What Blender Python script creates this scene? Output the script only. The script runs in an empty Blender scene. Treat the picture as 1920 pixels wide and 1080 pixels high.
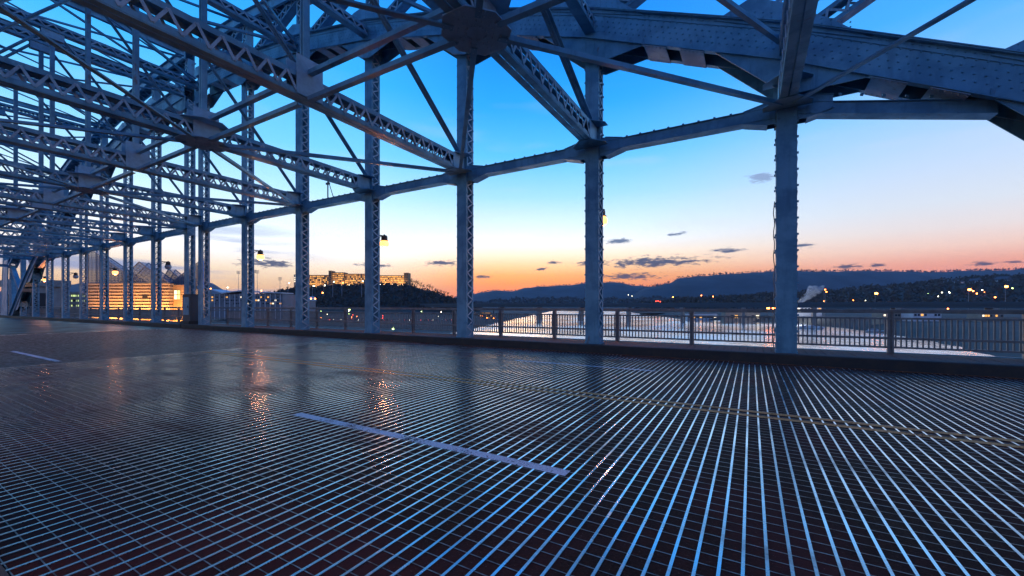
import bpy, math, random
from mathutils import Vector, Matrix, noise
random.seed(7)
R = math.radians
scene = bpy.context.scene
col = scene.collection

# ------------------------------------------------------------------ camera
A = R(30.18)                       # heading, left of straight across the bridge
CAM = Vector((0.0, 0.0, 1.5))
FPX, HORZ = 771.0, 573.0           # focal length and horizon row of the 1920 px wide photograph
cam = bpy.data.cameras.new("camera")
cam.sensor_width = 36.0
cam.lens = FPX / 1920.0 * 36.0
cam.shift_y = (HORZ - 540.0) / 1920.0
cam.clip_start = 0.05
cam.clip_end = 60000
camo = bpy.data.objects.new("camera", cam)
camo.location = CAM
camo.rotation_euler = (R(90), 0, A)
col.objects.link(camo)
scene.camera = camo
FWD = Vector((-math.sin(A), math.cos(A), 0))
RGT = Vector((math.cos(A), math.sin(A), 0))

def at(px, d, py=None, z=None):
    """a point seen at column px whose depth along the view axis is d metres"""
    p = FWD * d + RGT * (d * (px - 960.0) / FPX)
    zz = z if z is not None else CAM.z + (HORZ - py) / FPX * d
    return Vector((p.x, p.y, zz))

# ------------------------------------------------------------------ world: dusk sky
scene.view_settings.view_transform = 'Standard'
scene.view_settings.look = 'None'
scene.view_settings.gamma = 1.0
scene.view_settings.use_curve_mapping = False
scene.view_settings.exposure = 0.08
world = bpy.data.worlds.new("World")
scene.world = world
world.use_nodes = True
wt = world.node_tree
wt.nodes.clear()
def N(tree, kind, **kw):
    n = tree.nodes.new(kind)
    for k, v in kw.items():
        setattr(n, k, v)
    return n
def srgb(r, g, b):
    def f(c):
        c = c / 255.0
        return c / 12.92 if c <= 0.04045 else ((c + 0.055) / 1.055) ** 2.4
    return (f(r), f(g), f(b), 1.0)
def mth(tree, op, a, b=None, c=None, clamp=False):
    n = N(tree, 'ShaderNodeMath', operation=op, use_clamp=clamp)
    for i, v in enumerate((a, b, c)):
        if v is None:
            continue
        if isinstance(v, (int, float)):
            n.inputs[i].default_value = v
        else:
            tree.links.new(v, n.inputs[i])
    return n.outputs[0]
def vdot(tree, a, vec):
    n = N(tree, 'ShaderNodeVectorMath', operation='DOT_PRODUCT')
    tree.links.new(a, n.inputs[0])
    n.inputs[1].default_value = vec
    return n.outputs['Value']
def ramp(tree, fac, stops, interp='LINEAR'):
    n = N(tree, 'ShaderNodeValToRGB')
    n.color_ramp.interpolation = interp
    e = n.color_ramp.elements
    while len(e) < len(stops):
        e.new(0.5)
    for el, (p, c) in zip(e, stops):
        el.position = p
        el.color = c if len(c) == 4 else (*c, 1)
    tree.links.new(fac, n.inputs[0])
    return n.outputs[0]
def mixc(tree, fac, a, b, mode='MIX'):
    n = N(tree, 'ShaderNodeMix', data_type='RGBA', blend_type=mode)
    for sock, v in ((n.inputs[0], fac), (n.inputs[6], a), (n.inputs[7], b)):
        if isinstance(v, (int, float)):
            sock.default_value = v
        elif isinstance(v, (tuple, list)):
            sock.default_value = v
        else:
            tree.links.new(v, sock)
    return n.outputs[2]

SUN_EL = 1.5
sky = N(wt, 'ShaderNodeTexSky', sky_type='NISHITA', sun_disc=False)
sky.sun_elevation = R(SUN_EL)
sky.sun_rotation = math.atan2(FWD.x, FWD.y)
tc = N(wt, 'ShaderNodeTexCoord')
dirv = tc.outputs['Generated']
zc = vdot(wt, dirv, (0, 0, 1))
fc = vdot(wt, dirv, FWD)
rc = vdot(wt, dirv, RGT)
az = mth(wt, 'MULTIPLY', mth(wt, 'ARCTAN2', rc, fc), 180 / math.pi)
el = mth(wt, 'MULTIPLY', mth(wt, 'ARCSINE', zc), 180 / math.pi)
elf = mth(wt, 'DIVIDE', el, 60.0, clamp=True)
glow = ramp(wt, elf, [(0.0, srgb(220, 84, 10)), (0.035, srgb(240, 122, 22)), (0.052, srgb(240, 142, 46)), (0.07, srgb(238, 166, 88)),
                      (0.092, srgb(244, 202, 150)), (0.117, srgb(246, 230, 206)), (0.145, srgb(230, 238, 243)),
                      (0.18, srgb(204, 230, 246)), (0.245, srgb(146, 208, 248)), (0.33, srgb(76, 182, 250)), (0.43, srgb(18, 154, 246)),
                      (0.52, srgb(0, 136, 240)), (0.75, srgb(8, 108, 216)), (1.0, srgb(10, 74, 165))])
side = ramp(wt, elf, [(0.0, srgb(222, 92, 56)), (0.04, srgb(228, 124, 90)), (0.07, srgb(228, 158, 134)),
                      (0.095, srgb(228, 192, 178)), (0.125, srgb(216, 206, 206)), (0.165, srgb(200, 208, 220)), (0.23, srgb(178, 200, 228)), (0.33, srgb(128, 184, 238)),
                      (0.45, srgb(62, 158, 240)), (0.7, srgb(30, 120, 220)), (1.0, srgb(12, 74, 165))])
left = ramp(wt, elf, [(0.0, srgb(240, 160, 90)), (0.04, srgb(242, 196, 136)), (0.075, srgb(244, 222, 192)),
                      (0.11, srgb(250, 249, 248)), (0.16, srgb(226, 243, 253)), (0.23, srgb(176, 224, 254)), (0.32, srgb(110, 197, 253)),
                      (0.45, srgb(46, 168, 249)), (0.7, srgb(14, 122, 230)), (1.0, srgb(10, 74, 165))])
back = ramp(wt, elf, [(0.0, srgb(120, 125, 160)), (0.1, srgb(150, 150, 185)), (0.25, srgb(110, 145, 200)),
                      (0.5, srgb(50, 115, 205)), (1.0, srgb(10, 74, 165))])
def sstep(tree, v, lo, hi):
    n = N(tree, 'ShaderNodeMapRange', interpolation_type='SMOOTHSTEP')
    tree.links.new(v, n.inputs[0])
    n.inputs[1].default_value = lo
    n.inputs[2].default_value = hi
    return n.outputs[0]
skyc = mixc(wt, sstep(wt, az, 6, 48), glow, side)
skyc = mixc(wt, sstep(wt, az, -1, -24), skyc, left)
aaz = mth(wt, 'ABSOLUTE', az)
skyc = mixc(wt, sstep(wt, aaz, 70, 150), skyc, back)
# physically based twilight added on top, weak
skyc = mixc(wt, 0.012, skyc, sky.outputs[0], 'ADD')
# clouds: an elongated puff for each small cloud, torn up by noise
cv = N(wt, 'ShaderNodeCombineXYZ')
wt.links.new(az, cv.inputs[0]); wt.links.new(el, cv.inputs[1])
def noise_n(tree, vec, scale, detail=5, rough=0.6, sc=(1, 1, 1)):
    m = N(tree, 'ShaderNodeMapping')
    m.inputs['Scale'].default_value = sc
    tree.links.new(vec, m.inputs[0])
    n = N(tree, 'ShaderNodeTexNoise')
    n.inputs['Scale'].default_value = scale
    n.inputs['Detail'].default_value = detail
    n.inputs['Roughness'].default_value = rough
    tree.links.new(m.outputs[0], n.inputs['Vector'])
    return n
cn = noise_n(wt, cv.outputs[0], 1.0, 4, 0.68, (0.7, 2.6, 1))
CLOUDS = [(1225, 491, 100, 9), (1183, 518, 52, 6), (1103, 494, 22, 4), (500, 493, 50, 7), (1160, 452, 26, 5), (1358, 470, 32, 4),
          (1496, 460, 30, 5), (1588, 499, 30, 4.5), (1640, 497, 16, 4), (1845, 494, 24, 4), (1898, 491, 22, 3),
          (1432, 332, 30, 9), (830, 494, 34, 5), (1040, 492, 12, 3), (1272, 438, 16, 3), (905, 519, 15, 3), (1018, 505, 12, 3), (700, 497, 30, 4)]
dist = None
for (px, py, w, h) in CLOUDS:
    k = math.hypot(FPX, px - 960)
    a0 = math.degrees(math.atan2(px - 960, FPX)); e0 = math.degrees(math.atan2(HORZ - py, k))
    wa = math.degrees(w * FPX / k / k) * 1.15; he = math.degrees(h / k) * 1.25
    s = N(wt, 'ShaderNodeVectorMath', operation='SUBTRACT'); wt.links.new(cv.outputs[0], s.inputs[0]); s.inputs[1].default_value = (a0, e0, 0)
    m = N(wt, 'ShaderNodeVectorMath', operation='MULTIPLY'); wt.links.new(s.outputs[0], m.inputs[0]); m.inputs[1].default_value = (1 / wa, 1 / he, 0)
    l = N(wt, 'ShaderNodeVectorMath', operation='LENGTH'); wt.links.new(m.outputs[0], l.inputs[0])
    dist = l.outputs['Value'] if dist is None else mth(wt, 'MINIMUM', dist, l.outputs['Value'])
edge = mth(wt, 'ADD', dist, mth(wt, 'MULTIPLY', mth(wt, 'SUBTRACT', cn.outputs['Fac'], 0.5), 3.4))
cmask = sstep(wt, edge, 1.05, 0.25)
ccol = ramp(wt, elf, [(0.0, srgb(105, 68, 52)), (0.06, srgb(74, 70, 84)), (0.10, srgb(56, 74, 104)), (0.2, srgb(120, 140, 175)), (0.35, srgb(150, 175, 215))])
# broad soft stratus low on the left and faint streaks elsewhere
bn = noise_n(wt, cv.outputs[0], 1.0, 3, 0.55, (0.05, 0.42, 1))
bmask = mth(wt, 'MULTIPLY', sstep(wt, bn.outputs['Fac'], 0.5, 0.66), mth(wt, 'MULTIPLY', sstep(wt, az, -20, -38), mth(wt, 'MULTIPLY', sstep(wt, el, 13, 6), sstep(wt, aaz, 130, 80))))
skyc = mixc(wt, mth(wt, 'MULTIPLY', bmask, 0.75), skyc, srgb(112, 140, 190))
fmask = mth(wt, 'MULTIPLY', sstep(wt, noise_n(wt, cv.outputs[0], 1.0, 2, 0.5, (0.06, 0.3, 1)).outputs['Fac'], 0.54, 0.75), mth(wt, 'MULTIPLY', sstep(wt, el, 3, 10), sstep(wt, el, 32, 16)))
skyc = mixc(wt, mth(wt, 'MULTIPLY', fmask, 0.2), skyc, srgb(205, 205, 225))
skyc = mixc(wt, mth(wt, 'MULTIPLY', cmask, 0.95), skyc, ccol)
bg = N(wt, 'ShaderNodeBackground')
bg.inputs[1].default_value = 1.28
wt.links.new(skyc, bg.inputs[0])
wo = N(wt, 'ShaderNodeOutputWorld')
wt.links.new(bg.outputs[0], wo.inputs[0])
# last light of a sun that is at the horizon
sl = bpy.data.lights.new("sun", 'SUN')
sl.energy = 0.12
sl.angle = R(12)
sl.color = (1.0, 0.62, 0.34)
so = bpy.data.objects.new("sun", sl)
sd = -(FWD * math.cos(R(3.5)) + Vector((0, 0, math.sin(R(3.5)))))
so.rotation_euler = sd.to_track_quat('-Z', 'Y').to_euler()
col.objects.link(so)
scene.cycles.max_bounces = 6
scene.cycles.diffuse_bounces = 3
scene.cycles.glossy_bounces = 3
scene.cycles.transparent_max_bounces = 12
scene.cycles.use_denoising = True
scene.cycles.use_adaptive_sampling = True
scene.cycles.adaptive_threshold = 0.02
scene.cycles.sample_clamp_indirect = 6.0
scene.cycles.caustics_reflective = False
scene.cycles.caustics_refractive = False

# ------------------------------------------------------------------ materials
MATS = {}
def mat(name, base=(0.5, 0.5, 0.5), rough=0.6, metal=0.0, emit=None, es=0.0, var=0.0, vscale=3.0, bump=0.0, bscale=20.0, ior=1.45, alpha=None, second=None, sfac=0.5, spec=0.5, stretch=(1, 1, 1)):
    m = bpy.data.materials.new(name)
    m.use_nodes = True
    t = m.node_tree
    b = t.nodes['Principled BSDF']
    b.inputs['Base Color'].default_value = (*base, 1)
    b.inputs['Roughness'].default_value = rough
    b.inputs['Metallic'].default_value = metal
    b.inputs['IOR'].default_value = ior
    b.inputs['Specular IOR Level'].default_value = spec
    if emit:
        b.inputs['Emission Color'].default_value = (*emit, 1)
        b.inputs['Emission Strength'].default_value = es
    if alpha is not None:
        b.inputs['Alpha'].default_value = alpha
    if var or second or bump:
        tcx = N(t, 'ShaderNodeTexCoord')
        if var or second:
            n = noise_n(t, tcx.outputs['Object'], vscale, 6, 0.6, stretch)
            c2 = second if second else tuple(max(0, x * (1 - var)) for x in base)
            c1 = base if second else tuple(min(1, x * (1 + var)) for x in base)
            o = ramp(t, n.outputs['Fac'], [(sfac - 0.14, c1), (sfac + 0.14, c2)])
            t.links.new(o, b.inputs['Base Color'])
        if bump:
            n2 = noise_n(t, tcx.outputs['Object'], bscale, 4, 0.6)
            bp = N(t, 'ShaderNodeBump')
            bp.inputs['Strength'].default_value = bump
            bp.inputs['Distance'].default_value = 0.02
            t.links.new(n2.outputs['Fac'], bp.inputs['Height'])
            t.links.new(bp.outputs[0], b.inputs['Normal'])
    MATS[name] = m
    return m
mat('steel_dark', (0.07, 0.08, 0.09), 0.55, second=(0.10, 0.075, 0.055), vscale=4.0, sfac=0.58)
mat('gusset', (0.28, 0.52, 0.64), 0.45, second=(0.20, 0.36, 0.44), vscale=3.0, sfac=0.56, bump=0.3, bscale=25)
mat('grating_thin', (0.46, 0.45, 0.45), 0.4, metal=1.0, second=(0.14, 0.11, 0.10), vscale=7.0, sfac=0.5)
mat('kerb', (0.032, 0.034, 0.034), 0.65, second=(0.06, 0.048, 0.038), vscale=3.0, sfac=0.58, bump=0.5, bscale=14)
mat('rust', (0.20, 0.085, 0.04), 0.8, second=(0.10, 0.06, 0.045), vscale=8.0)
mat('plank', (0.17, 0.125, 0.095), 0.75, second=(0.11, 0.085, 0.07), vscale=6.0, stretch=(6, 1, 1), bump=0.4, bscale=40)
mat('rail', (0.25, 0.27, 0.27), 0.40, second=(0.17, 0.175, 0.17), vscale=4.0)
mat('lamp_metal', (0.08, 0.055, 0.04), 0.5)
mat('lamp_globe', (0.9, 0.7, 0.5), 0.3, emit=(1.0, 0.38, 0.085), es=3.2)
mat('lamp_globe_off', (0.42, 0.44, 0.46), 0.25)
mat('concrete', (0.33, 0.31, 0.28), 0.8, second=(0.25, 0.235, 0.215), vscale=1.2, bump=0.3, bscale=8)
mat('black', (0.02, 0.02, 0.022), 0.6)
mat('brick_dark', (0.20, 0.105, 0.055), 0.85, var=0.2, vscale=0.5)
mat('stone_band', (0.55, 0.40, 0.26), 0.8, var=0.12, vscale=0.5)
mat('mullion', (0.14, 0.16, 0.2), 0.4)
mat('white_wall', (0.62, 0.62, 0.63), 0.7, var=0.1, vscale=0.3)
mat('grey_wall', (0.22, 0.22, 0.23), 0.8, var=0.15, vscale=0.2)
mat('tan_wall', (0.30, 0.25, 0.20), 0.8, var=0.15, vscale=0.2)
mat('roof', (0.10, 0.10, 0.11), 0.7)
mat('roof_blue', (0.30, 0.40, 0.48), 0.5)
mat('window_warm', (0.3, 0.2, 0.1), 0.3, emit=(1.0, 0.46, 0.08), es=1.3)
mat('window_amber', (0.3, 0.2, 0.1), 0.3, emit=(1.0, 0.36, 0.05), es=0.6)
mat('ochre_wall', (0.36, 0.22, 0.11), 0.8, var=0.15, vscale=0.1)
mat('window_white', (0.4, 0.4, 0.35), 0.3, emit=(1.0, 0.82, 0.55), es=1.6)
mat('window_green', (0.3, 0.35, 0.2), 0.3, emit=(0.72, 0.92, 0.35), es=1.0)
mat('window_dark', (0.03, 0.04, 0.05), 0.1)
mat('neon_blue', (0.1, 0.2, 0.6), 0.3, emit=(0.06, 0.22, 1.0), es=2.2)
mat('bulb_orange', (0.8, 0.3, 0.1), 0.3, emit=(1.0, 0.22, 0.035), es=30.0)
mat('bulb_white', (0.8, 0.8, 0.7), 0.3, emit=(1.0, 0.88, 0.6), es=14.0)
mat('bulb_red', (0.8, 0.1, 0.1), 0.3, emit=(1.0, 0.05, 0.02), es=14.0)
mat('bulb_green', (0.6, 0.8, 0.3), 0.3, emit=(0.7, 1.0, 0.25), es=10.0)
mat('pole', (0.30, 0.30, 0.31), 0.5)
mat('bark', (0.055, 0.042, 0.034), 0.9)
mat('wood_far', (0.055, 0.052, 0.038), 0.95, second=(0.095, 0.065, 0.045), vscale=0.05)
mat('ridge', (0.035, 0.045, 0.05), 0.95, var=0.35, vscale=0.004)
mat('hill', (0.045, 0.045, 0.035), 0.95, second=(0.075, 0.055, 0.04), vscale=0.02)
mat('car_a', (0.5, 0.5, 0.52), 0.3, metal=0.3)
mat('car_b', (0.25, 0.03, 0.03), 0.3)
mat('car_c', (0.04, 0.05, 0.08), 0.3)
mat('tyre', (0.02, 0.02, 0.02), 0.8)
mat('boat_hull', (0.55, 0.56, 0.58), 0.35)
mat('dark_girder', (0.06, 0.085, 0.10), 0.6)
mat('asphalt', (0.055, 0.055, 0.057), 0.75, second=(0.085, 0.08, 0.075), vscale=1.0)

def painted_steel(name, base, dark, rough):
    # old paint: faded patches, grime running down, a little rust bleeding at the joints
    m = bpy.data.materials.new(name); m.use_nodes = True
    t = m.node_tree; b = t.nodes['Principled BSDF']
    geo = N(t, 'ShaderNodeNewGeometry').outputs['Position']
    n1 = noise_n(t, geo, 1.3, 5, 0.62); n2 = noise_n(t, geo, 5.0, 4, 0.6, (1, 1, 0.12)); n3 = noise_n(t, geo, 2.2, 6, 0.7, (1, 1, 0.35))
    c = mixc(t, sstep(t, n1.outputs['Fac'], 0.38, 0.64), (*base, 1), (*dark, 1))
    c = mixc(t, mth(t, 'MULTIPLY', sstep(t, n2.outputs['Fac'], 0.52, 0.72), 0.5), c, (dark[0] * 0.6, dark[1] * 0.6, dark[2] * 0.62, 1))
    c = mixc(t, mth(t, 'MULTIPLY', sstep(t, n3.outputs['Fac'], 0.62, 0.72), 0.7), c, (0.16, 0.085, 0.045, 1))
    t.links.new(c, b.inputs['Base Color'])
    rr = N(t, 'ShaderNodeMapRange'); t.links.new(n1.outputs['Fac'], rr.inputs[0]); rr.inputs[1].default_value = 0.3; rr.inputs[2].default_value = 0.7; rr.inputs[3].default_value = rough - 0.08; rr.inputs[4].default_value = rough + 0.14
    t.links.new(rr.outputs[0], b.inputs['Roughness'])
    bp = N(t, 'ShaderNodeBump'); bp.inputs['Strength'].default_value = 0.3; bp.inputs['Distance'].default_value = 0.01
    t.links.new(noise_n(t, geo, 24.0, 3, 0.6).outputs['Fac'], bp.inputs['Height']); t.links.new(bp.outputs[0], b.inputs['Normal'])
    MATS[name] = m
painted_steel('steel', (0.155, 0.40, 0.53), (0.09, 0.27, 0.385), 0.40)
painted_steel('steel_lace', (0.36, 0.54, 0.62), (0.25, 0.40, 0.48), 0.45)
def worn_bars(name, rough):
    m = bpy.data.materials.new(name); m.use_nodes = True
    t = m.node_tree; b = t.nodes['Principled BSDF']; b.inputs['Metallic'].default_value = 1.0
    geo = N(t, 'ShaderNodeNewGeometry').outputs['Position']
    n1 = noise_n(t, geo, 0.55, 5, 0.62); n2 = noise_n(t, geo, 1.0, 4, 0.6, (0.25, 1.6, 1)); n3 = noise_n(t, geo, 30.0, 3, 0.7)
    f = mth(t, 'ADD', mth(t, 'MULTIPLY', n1.outputs['Fac'], 0.5), mth(t, 'ADD', mth(t, 'MULTIPLY', n2.outputs['Fac'], 0.43), mth(t, 'MULTIPLY', n3.outputs['Fac'], 0.12)))
    c = ramp(t, f, [(0.46, (0.95, 0.95, 0.96)), (0.56, (0.80, 0.78, 0.77)), (0.63, (0.40, 0.35, 0.33)), (0.70, (0.15, 0.11, 0.095))])
    t.links.new(c, b.inputs['Base Color'])
    rr = N(t, 'ShaderNodeMapRange'); t.links.new(f, rr.inputs[0]); rr.inputs[1].default_value = 0.42; rr.inputs[2].default_value = 0.66; rr.inputs[3].default_value = rough; rr.inputs[4].default_value = rough + 0.25
    t.links.new(rr.outputs[0], b.inputs['Roughness'])
    MATS[name] = m
worn_bars('grating', 0.16)
def road_paint(name, col_, wear):
    m = bpy.data.materials.new(name); m.use_nodes = True
    t = m.node_tree; b = t.nodes['Principled BSDF']; b.inputs['Roughness'].default_value = 0.6
    geo = N(t, 'ShaderNodeNewGeometry').outputs['Position']
    n1 = noise_n(t, geo, 60.0, 3, 0.7); n2 = noise_n(t, geo, 2.0, 4, 0.6)
    f = mth(t, 'ADD', n1.outputs['Fac'], mth(t, 'MULTIPLY', mth(t, 'SUBTRACT', n2.outputs['Fac'], 0.5), 0.9))
    t.links.new(ramp(t, n1.outputs['Fac'], [(0.3, col_), (0.8, tuple(x * 0.6 for x in col_))]), b.inputs['Base Color'])
    t.links.new(sstep(t, f, wear + 0.05, wear - 0.05), b.inputs['Alpha'])
    MATS[name] = m
road_paint('white_paint', (0.86, 0.87, 0.90), 0.60)
road_paint('yellow_paint', (0.85, 0.34, 0.06), 0.62)
# glazing of the far glass roofs: thin, mostly seen through
m = mat('glazing', (0.12, 0.18, 0.27), 0.15, alpha=0.38)
# concrete-filled grating: dark, gritty, damp
def deck_material(name, base, gloss, spec_=0.12):
    m = bpy.data.materials.new(name); m.use_nodes = True
    t = m.node_tree; b = t.nodes['Principled BSDF']
    tcx = N(t, 'ShaderNodeTexCoord')
    big = noise_n(t, tcx.outputs['Object'], 0.5, 5, 0.6)
    fine = noise_n(t, tcx.outputs['Object'], 55.0, 3, 0.7)
    vor = N(t, 'ShaderNodeTexVoronoi'); vor.inputs['Scale'].default_value = 75.0
    t.links.new(tcx.outputs['Object'], vor.inputs['Vector'])
    c = ramp(t, fine.outputs['Fac'], [(0.3, tuple(x * 0.45 for x in base)), (0.55, base), (0.78, tuple(min(1, x * 2.4) for x in base))])
    c = mixc(t, sstep(t, big.outputs['Fac'], 0.42, 0.62), c, (0.078, 0.027, 0.023, 1), 'MIX')
    stone = mth(t, 'MULTIPLY', sstep(t, vor.outputs['Distance'], 0.28, 0.10), sstep(t, fine.outputs['Fac'], 0.5, 0.66))
    c = mixc(t, mth(t, 'MULTIPLY', stone, 0.55), c, (0.24, 0.18, 0.15, 1))
    t.links.new(c, b.inputs['Base Color'])
    rr = N(t, 'ShaderNodeMapRange'); t.links.new(big.outputs['Fac'], rr.inputs[0])
    rr.inputs[1].default_value = 0.35; rr.inputs[2].default_value = 0.65
    rr.inputs[3].default_value = gloss - 0.08; rr.inputs[4].default_value = gloss + 0.12
    t.links.new(rr.outputs[0], b.inputs['Roughness'])
    b.inputs['Specular IOR Level'].default_value = spec_
    bp = N(t, 'ShaderNodeBump'); bp.inputs['Strength'].default_value = 0.8; bp.inputs['Distance'].default_value = 0.006
    t.links.new(fine.outputs['Fac'], bp.inputs['Height']); t.links.new(bp.outputs[0], b.inputs['Normal'])
    MATS[name] = m
deck_material('deck_fill', (0.034, 0.017, 0.0125), 0.62, 0.04)
deck_material('deck_far', (0.017, 0.018, 0.021), 0.42, 0.3)
# river
m = bpy.data.materials.new('water'); m.use_nodes = True
t = m.node_tree; b = t.nodes['Principled BSDF']
b.inputs['Base Color'].default_value = (0.95, 0.95, 0.97, 1)
b.inputs['Metallic'].default_value = 0.92
b.inputs['Roughness'].default_value = 0.18
b.inputs['IOR'].default_value = 1.6
tcx = N(t, 'ShaderNodeTexCoord')
wn = noise_n(t, tcx.outputs['Object'], 1.0, 4, 0.6, (0.25, 0.10, 1))
wn2 = noise_n(t, tcx.outputs['Object'], 1.0, 3, 0.5, (0.02, 0.008, 1))
bp = N(t, 'ShaderNodeBump'); bp.inputs['Strength'].default_value = 0.8; bp.inputs['Distance'].default_value = 0.7
wr = N(t, 'ShaderNodeMapRange'); t.links.new(wn2.outputs['Fac'], wr.inputs[0]); wr.inputs[1].default_value = 0.35; wr.inputs[2].default_value = 0.65; wr.inputs[3].default_value = 0.06; wr.inputs[4].default_value = 0.30
t.links.new(wr.outputs[0], b.inputs['Roughness'])
t.links.new(mth(t, 'ADD', wn.outputs['Fac'], wn2.outputs['Fac']), bp.inputs['Height'])
t.links.new(bp.outputs[0], b.inputs['Normal'])
MATS['water'] = m

# ------------------------------------------------------------------ mesh helpers
class MB:
    def __init__(self):
        self.v = []; self.f = []
    def hexa(self, pts):
        o = len(self.v); self.v += [tuple(p) for p in pts]
        self.f += [(o, o + 3, o + 2, o + 1), (o + 4, o + 5, o + 6, o + 7), (o, o + 1, o + 5, o + 4), (o + 1, o + 2, o + 6, o + 5), (o + 2, o + 3, o + 7, o + 6), (o + 3, o, o + 4, o + 7)]
        return self
    def box(self, c, s, rz=0.0):
        x, y, z = (q / 2 for q in s)
        ca, sa = math.cos(rz), math.sin(rz)
        P = []
        for dz in (-z, z):
            for dx, dy in ((-x, -y), (x, -y), (x, y), (-x, y)):
                P.append((c[0] + dx * ca - dy * sa, c[1] + dx * sa + dy * ca, c[2] + dz))
        return self.hexa(P)
    def span(self, x0, x1, y0, y1, z0, z1):
        return self.box(((x0 + x1) / 2, (y0 + y1) / 2, (z0 + z1) / 2), (x1 - x0, y1 - y0, z1 - z0))
    def bar(self, p0, p1, w, t, up=(0, 0, 1)):
        """w across (perpendicular to up), t along up"""
        p0, p1, up = Vector(p0), Vector(p1), Vector(up)
        d = (p1 - p0).normalized()
        s = d.cross(up)
        if s.length < 1e-5:
            s = d.cross(Vector((1, 0, 0)))
        s.normalize(); u = s.cross(d).normalized()
        a, b = s * (w / 2), u * (t / 2)
        return self.hexa([p0 - a - b, p0 + a - b, p0 + a + b, p0 - a + b, p1 - a - b, p1 + a - b, p1 + a + b, p1 - a + b])
    def prism(self, poly, ext):
        o = len(self.v); n = len(poly); e = Vector(ext)
        self.v += [tuple(p) for p in poly] + [tuple(Vector(p) + e) for p in poly]
        self.f += [tuple(range(o + n - 1, o - 1, -1)), tuple(range(o + n, o + 2 * n))]
        for i in range(n):
            j = (i + 1) % n
            self.f.append((o + i, o + j, o + n + j, o + n + i))
        return self
    def lathe(self, prof, seg=12, c=(0, 0, 0), cap=True):
        o = len(self.v); k = len(prof)
        for r, z in prof:
            for i in range(seg):
                a = 2 * math.pi * i / seg
                self.v.append((c[0] + r * math.cos(a), c[1] + r * math.sin(a), c[2] + z))
        for q in range(k - 1):
            for i in range(seg):
                j = (i + 1) % seg
                self.f.append((o + q * seg + i, o + q * seg + j, o + (q + 1) * seg + j, o + (q + 1) * seg + i))
        if cap:
            self.f.append(tuple(o + i for i in range(seg - 1, -1, -1)))
            self.f.append(tuple(o + (k - 1) * seg + i for i in range(seg)))
        return self
    def tube(self, p0, p1, r0, r1=None, seg=8):
        r1 = r0 if r1 is None else r1
        p0, p1 = Vector(p0), Vector(p1); d = (p1 - p0).normalized()
        s = d.cross(Vector((0, 0, 1)))
        if s.length < 1e-4: s = Vector((1, 0, 0))
        s.normalize(); u = s.cross(d)
        o = len(self.v)
        for p, r in ((p0, r0), (p1, r1)):
            for i in range(seg):
                a = 2 * math.pi * i / seg
                self.v.append(tuple(p + s * (r * math.cos(a)) + u * (r * math.sin(a))))
        for i in range(seg):
            j = (i + 1) % seg
            self.f.append((o + i, o + j, o + seg + j, o + seg + i))
        self.f.append(tuple(o + i for i in range(seg - 1, -1, -1))); self.f.append(tuple(o + seg + i for i in range(seg)))
        return self
    def rivet(self, c, n, r=0.022, h=0.016):
        n = Vector(n).normalized(); c = Vector(c)
        s = n.orthogonal().normalized(); u = n.cross(s)
        o = len(self.v)
        for rr, hh in ((r, 0.0), (r * 0.62, h)):
            for i in range(6):
                a = math.pi / 3 * i
                self.v.append(tuple(c + s * (rr * math.cos(a)) + u * (rr * math.sin(a)) + n * hh))
        for i in range(6):
            j = (i + 1) % 6
            self.f.append((o + i, o + j, o + 6 + j, o + 6 + i))
        self.f.append(tuple(o + 6 + i for i in range(6)))
        return self
    def zig(self, p0, p1, side, pitch, w, t, nrm):
        """single lacing: zigzag flat bars between two chords p0->p1 and the same moved by side"""
        p0, p1, side = Vector(p0), Vector(p1), Vector(side)
        L = (p1 - p0).length; k = max(2, int(round(L / pitch)))
        for i in range(k):
            a = p0.lerp(p1, i / k); b = p0.lerp(p1, (i + 1) / k)
            if i % 2 == 0: b = b + side
            else: a = a + side
            off = Vector(nrm).normalized() * (t * 0.6 * (1 if i % 2 else -1))
            self.bar(a + off, b + off, w, t, nrm)
        return self
    def mesh(self, name, m):
        me = bpy.data.meshes.new(name)
        me.from_pydata(self.v, [], self.f)
        me.materials.append(MATS[m])
        return me
    def build(self, name, m, parent=None, kind=None, smooth=False):
        me = self.mesh(name, m)
        if smooth:
            for p in me.polygons: p.use_smooth = True
        o = bpy.data.objects.new(name, me)
        col.objects.link(o)
        if parent: o.parent = parent
        if kind: o['kind'] = kind
        return o
def link(name, me, parent=None, loc=(0, 0, 0), rz=0.0, scale=None):
    o = bpy.data.objects.new(name, me); col.objects.link(o)
    o.location = loc; o.rotation_euler[2] = rz
    if scale: o.scale = scale
    if parent: o.parent = parent
    return o
def tag(o, label=None, cat=None, group=None, kind=None):
    if label: o['label'] = label
    if cat: o['category'] = cat
    if group: o['group'] = group
    if kind: o['kind'] = kind
    return o
def empty(name, loc=(0, 0, 0), rz=0.0):
    o = bpy.data.objects.new(name, None); o.empty_display_size = 0.2
    o.location = loc; o.rotation_euler[2] = rz; col.objects.link(o)
    return o
KIDS = {}
def copy_tree(o, parent=None):
    c = o.copy(); col.objects.link(c); c.parent = parent
    for ch in kids_of(o): copy_tree(ch, c)
    return c
def kids_of(o):
    return [x for x in o.children]

# ------------------------------------------------------------------ bridge dimensions
YF, YM = 13.4, 6.5                 # far truss, bridge centre line (near truss at -0.4)
PAN = 5.40                         # panel length
XR, XL = -31.58, -33.60            # the two leaves start here, gap = joint between them
ZS = 6.75                          # level of the struts
ZW = 0.22                          # sidewalk
KF, KN = 12.5, 0.48                # kerb faces
def zl(n): return 16.1 - 0.213 * n * n
def zu(n): return 18.75 - 0.15 * n * n
def xn(n): return n * PAN

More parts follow.
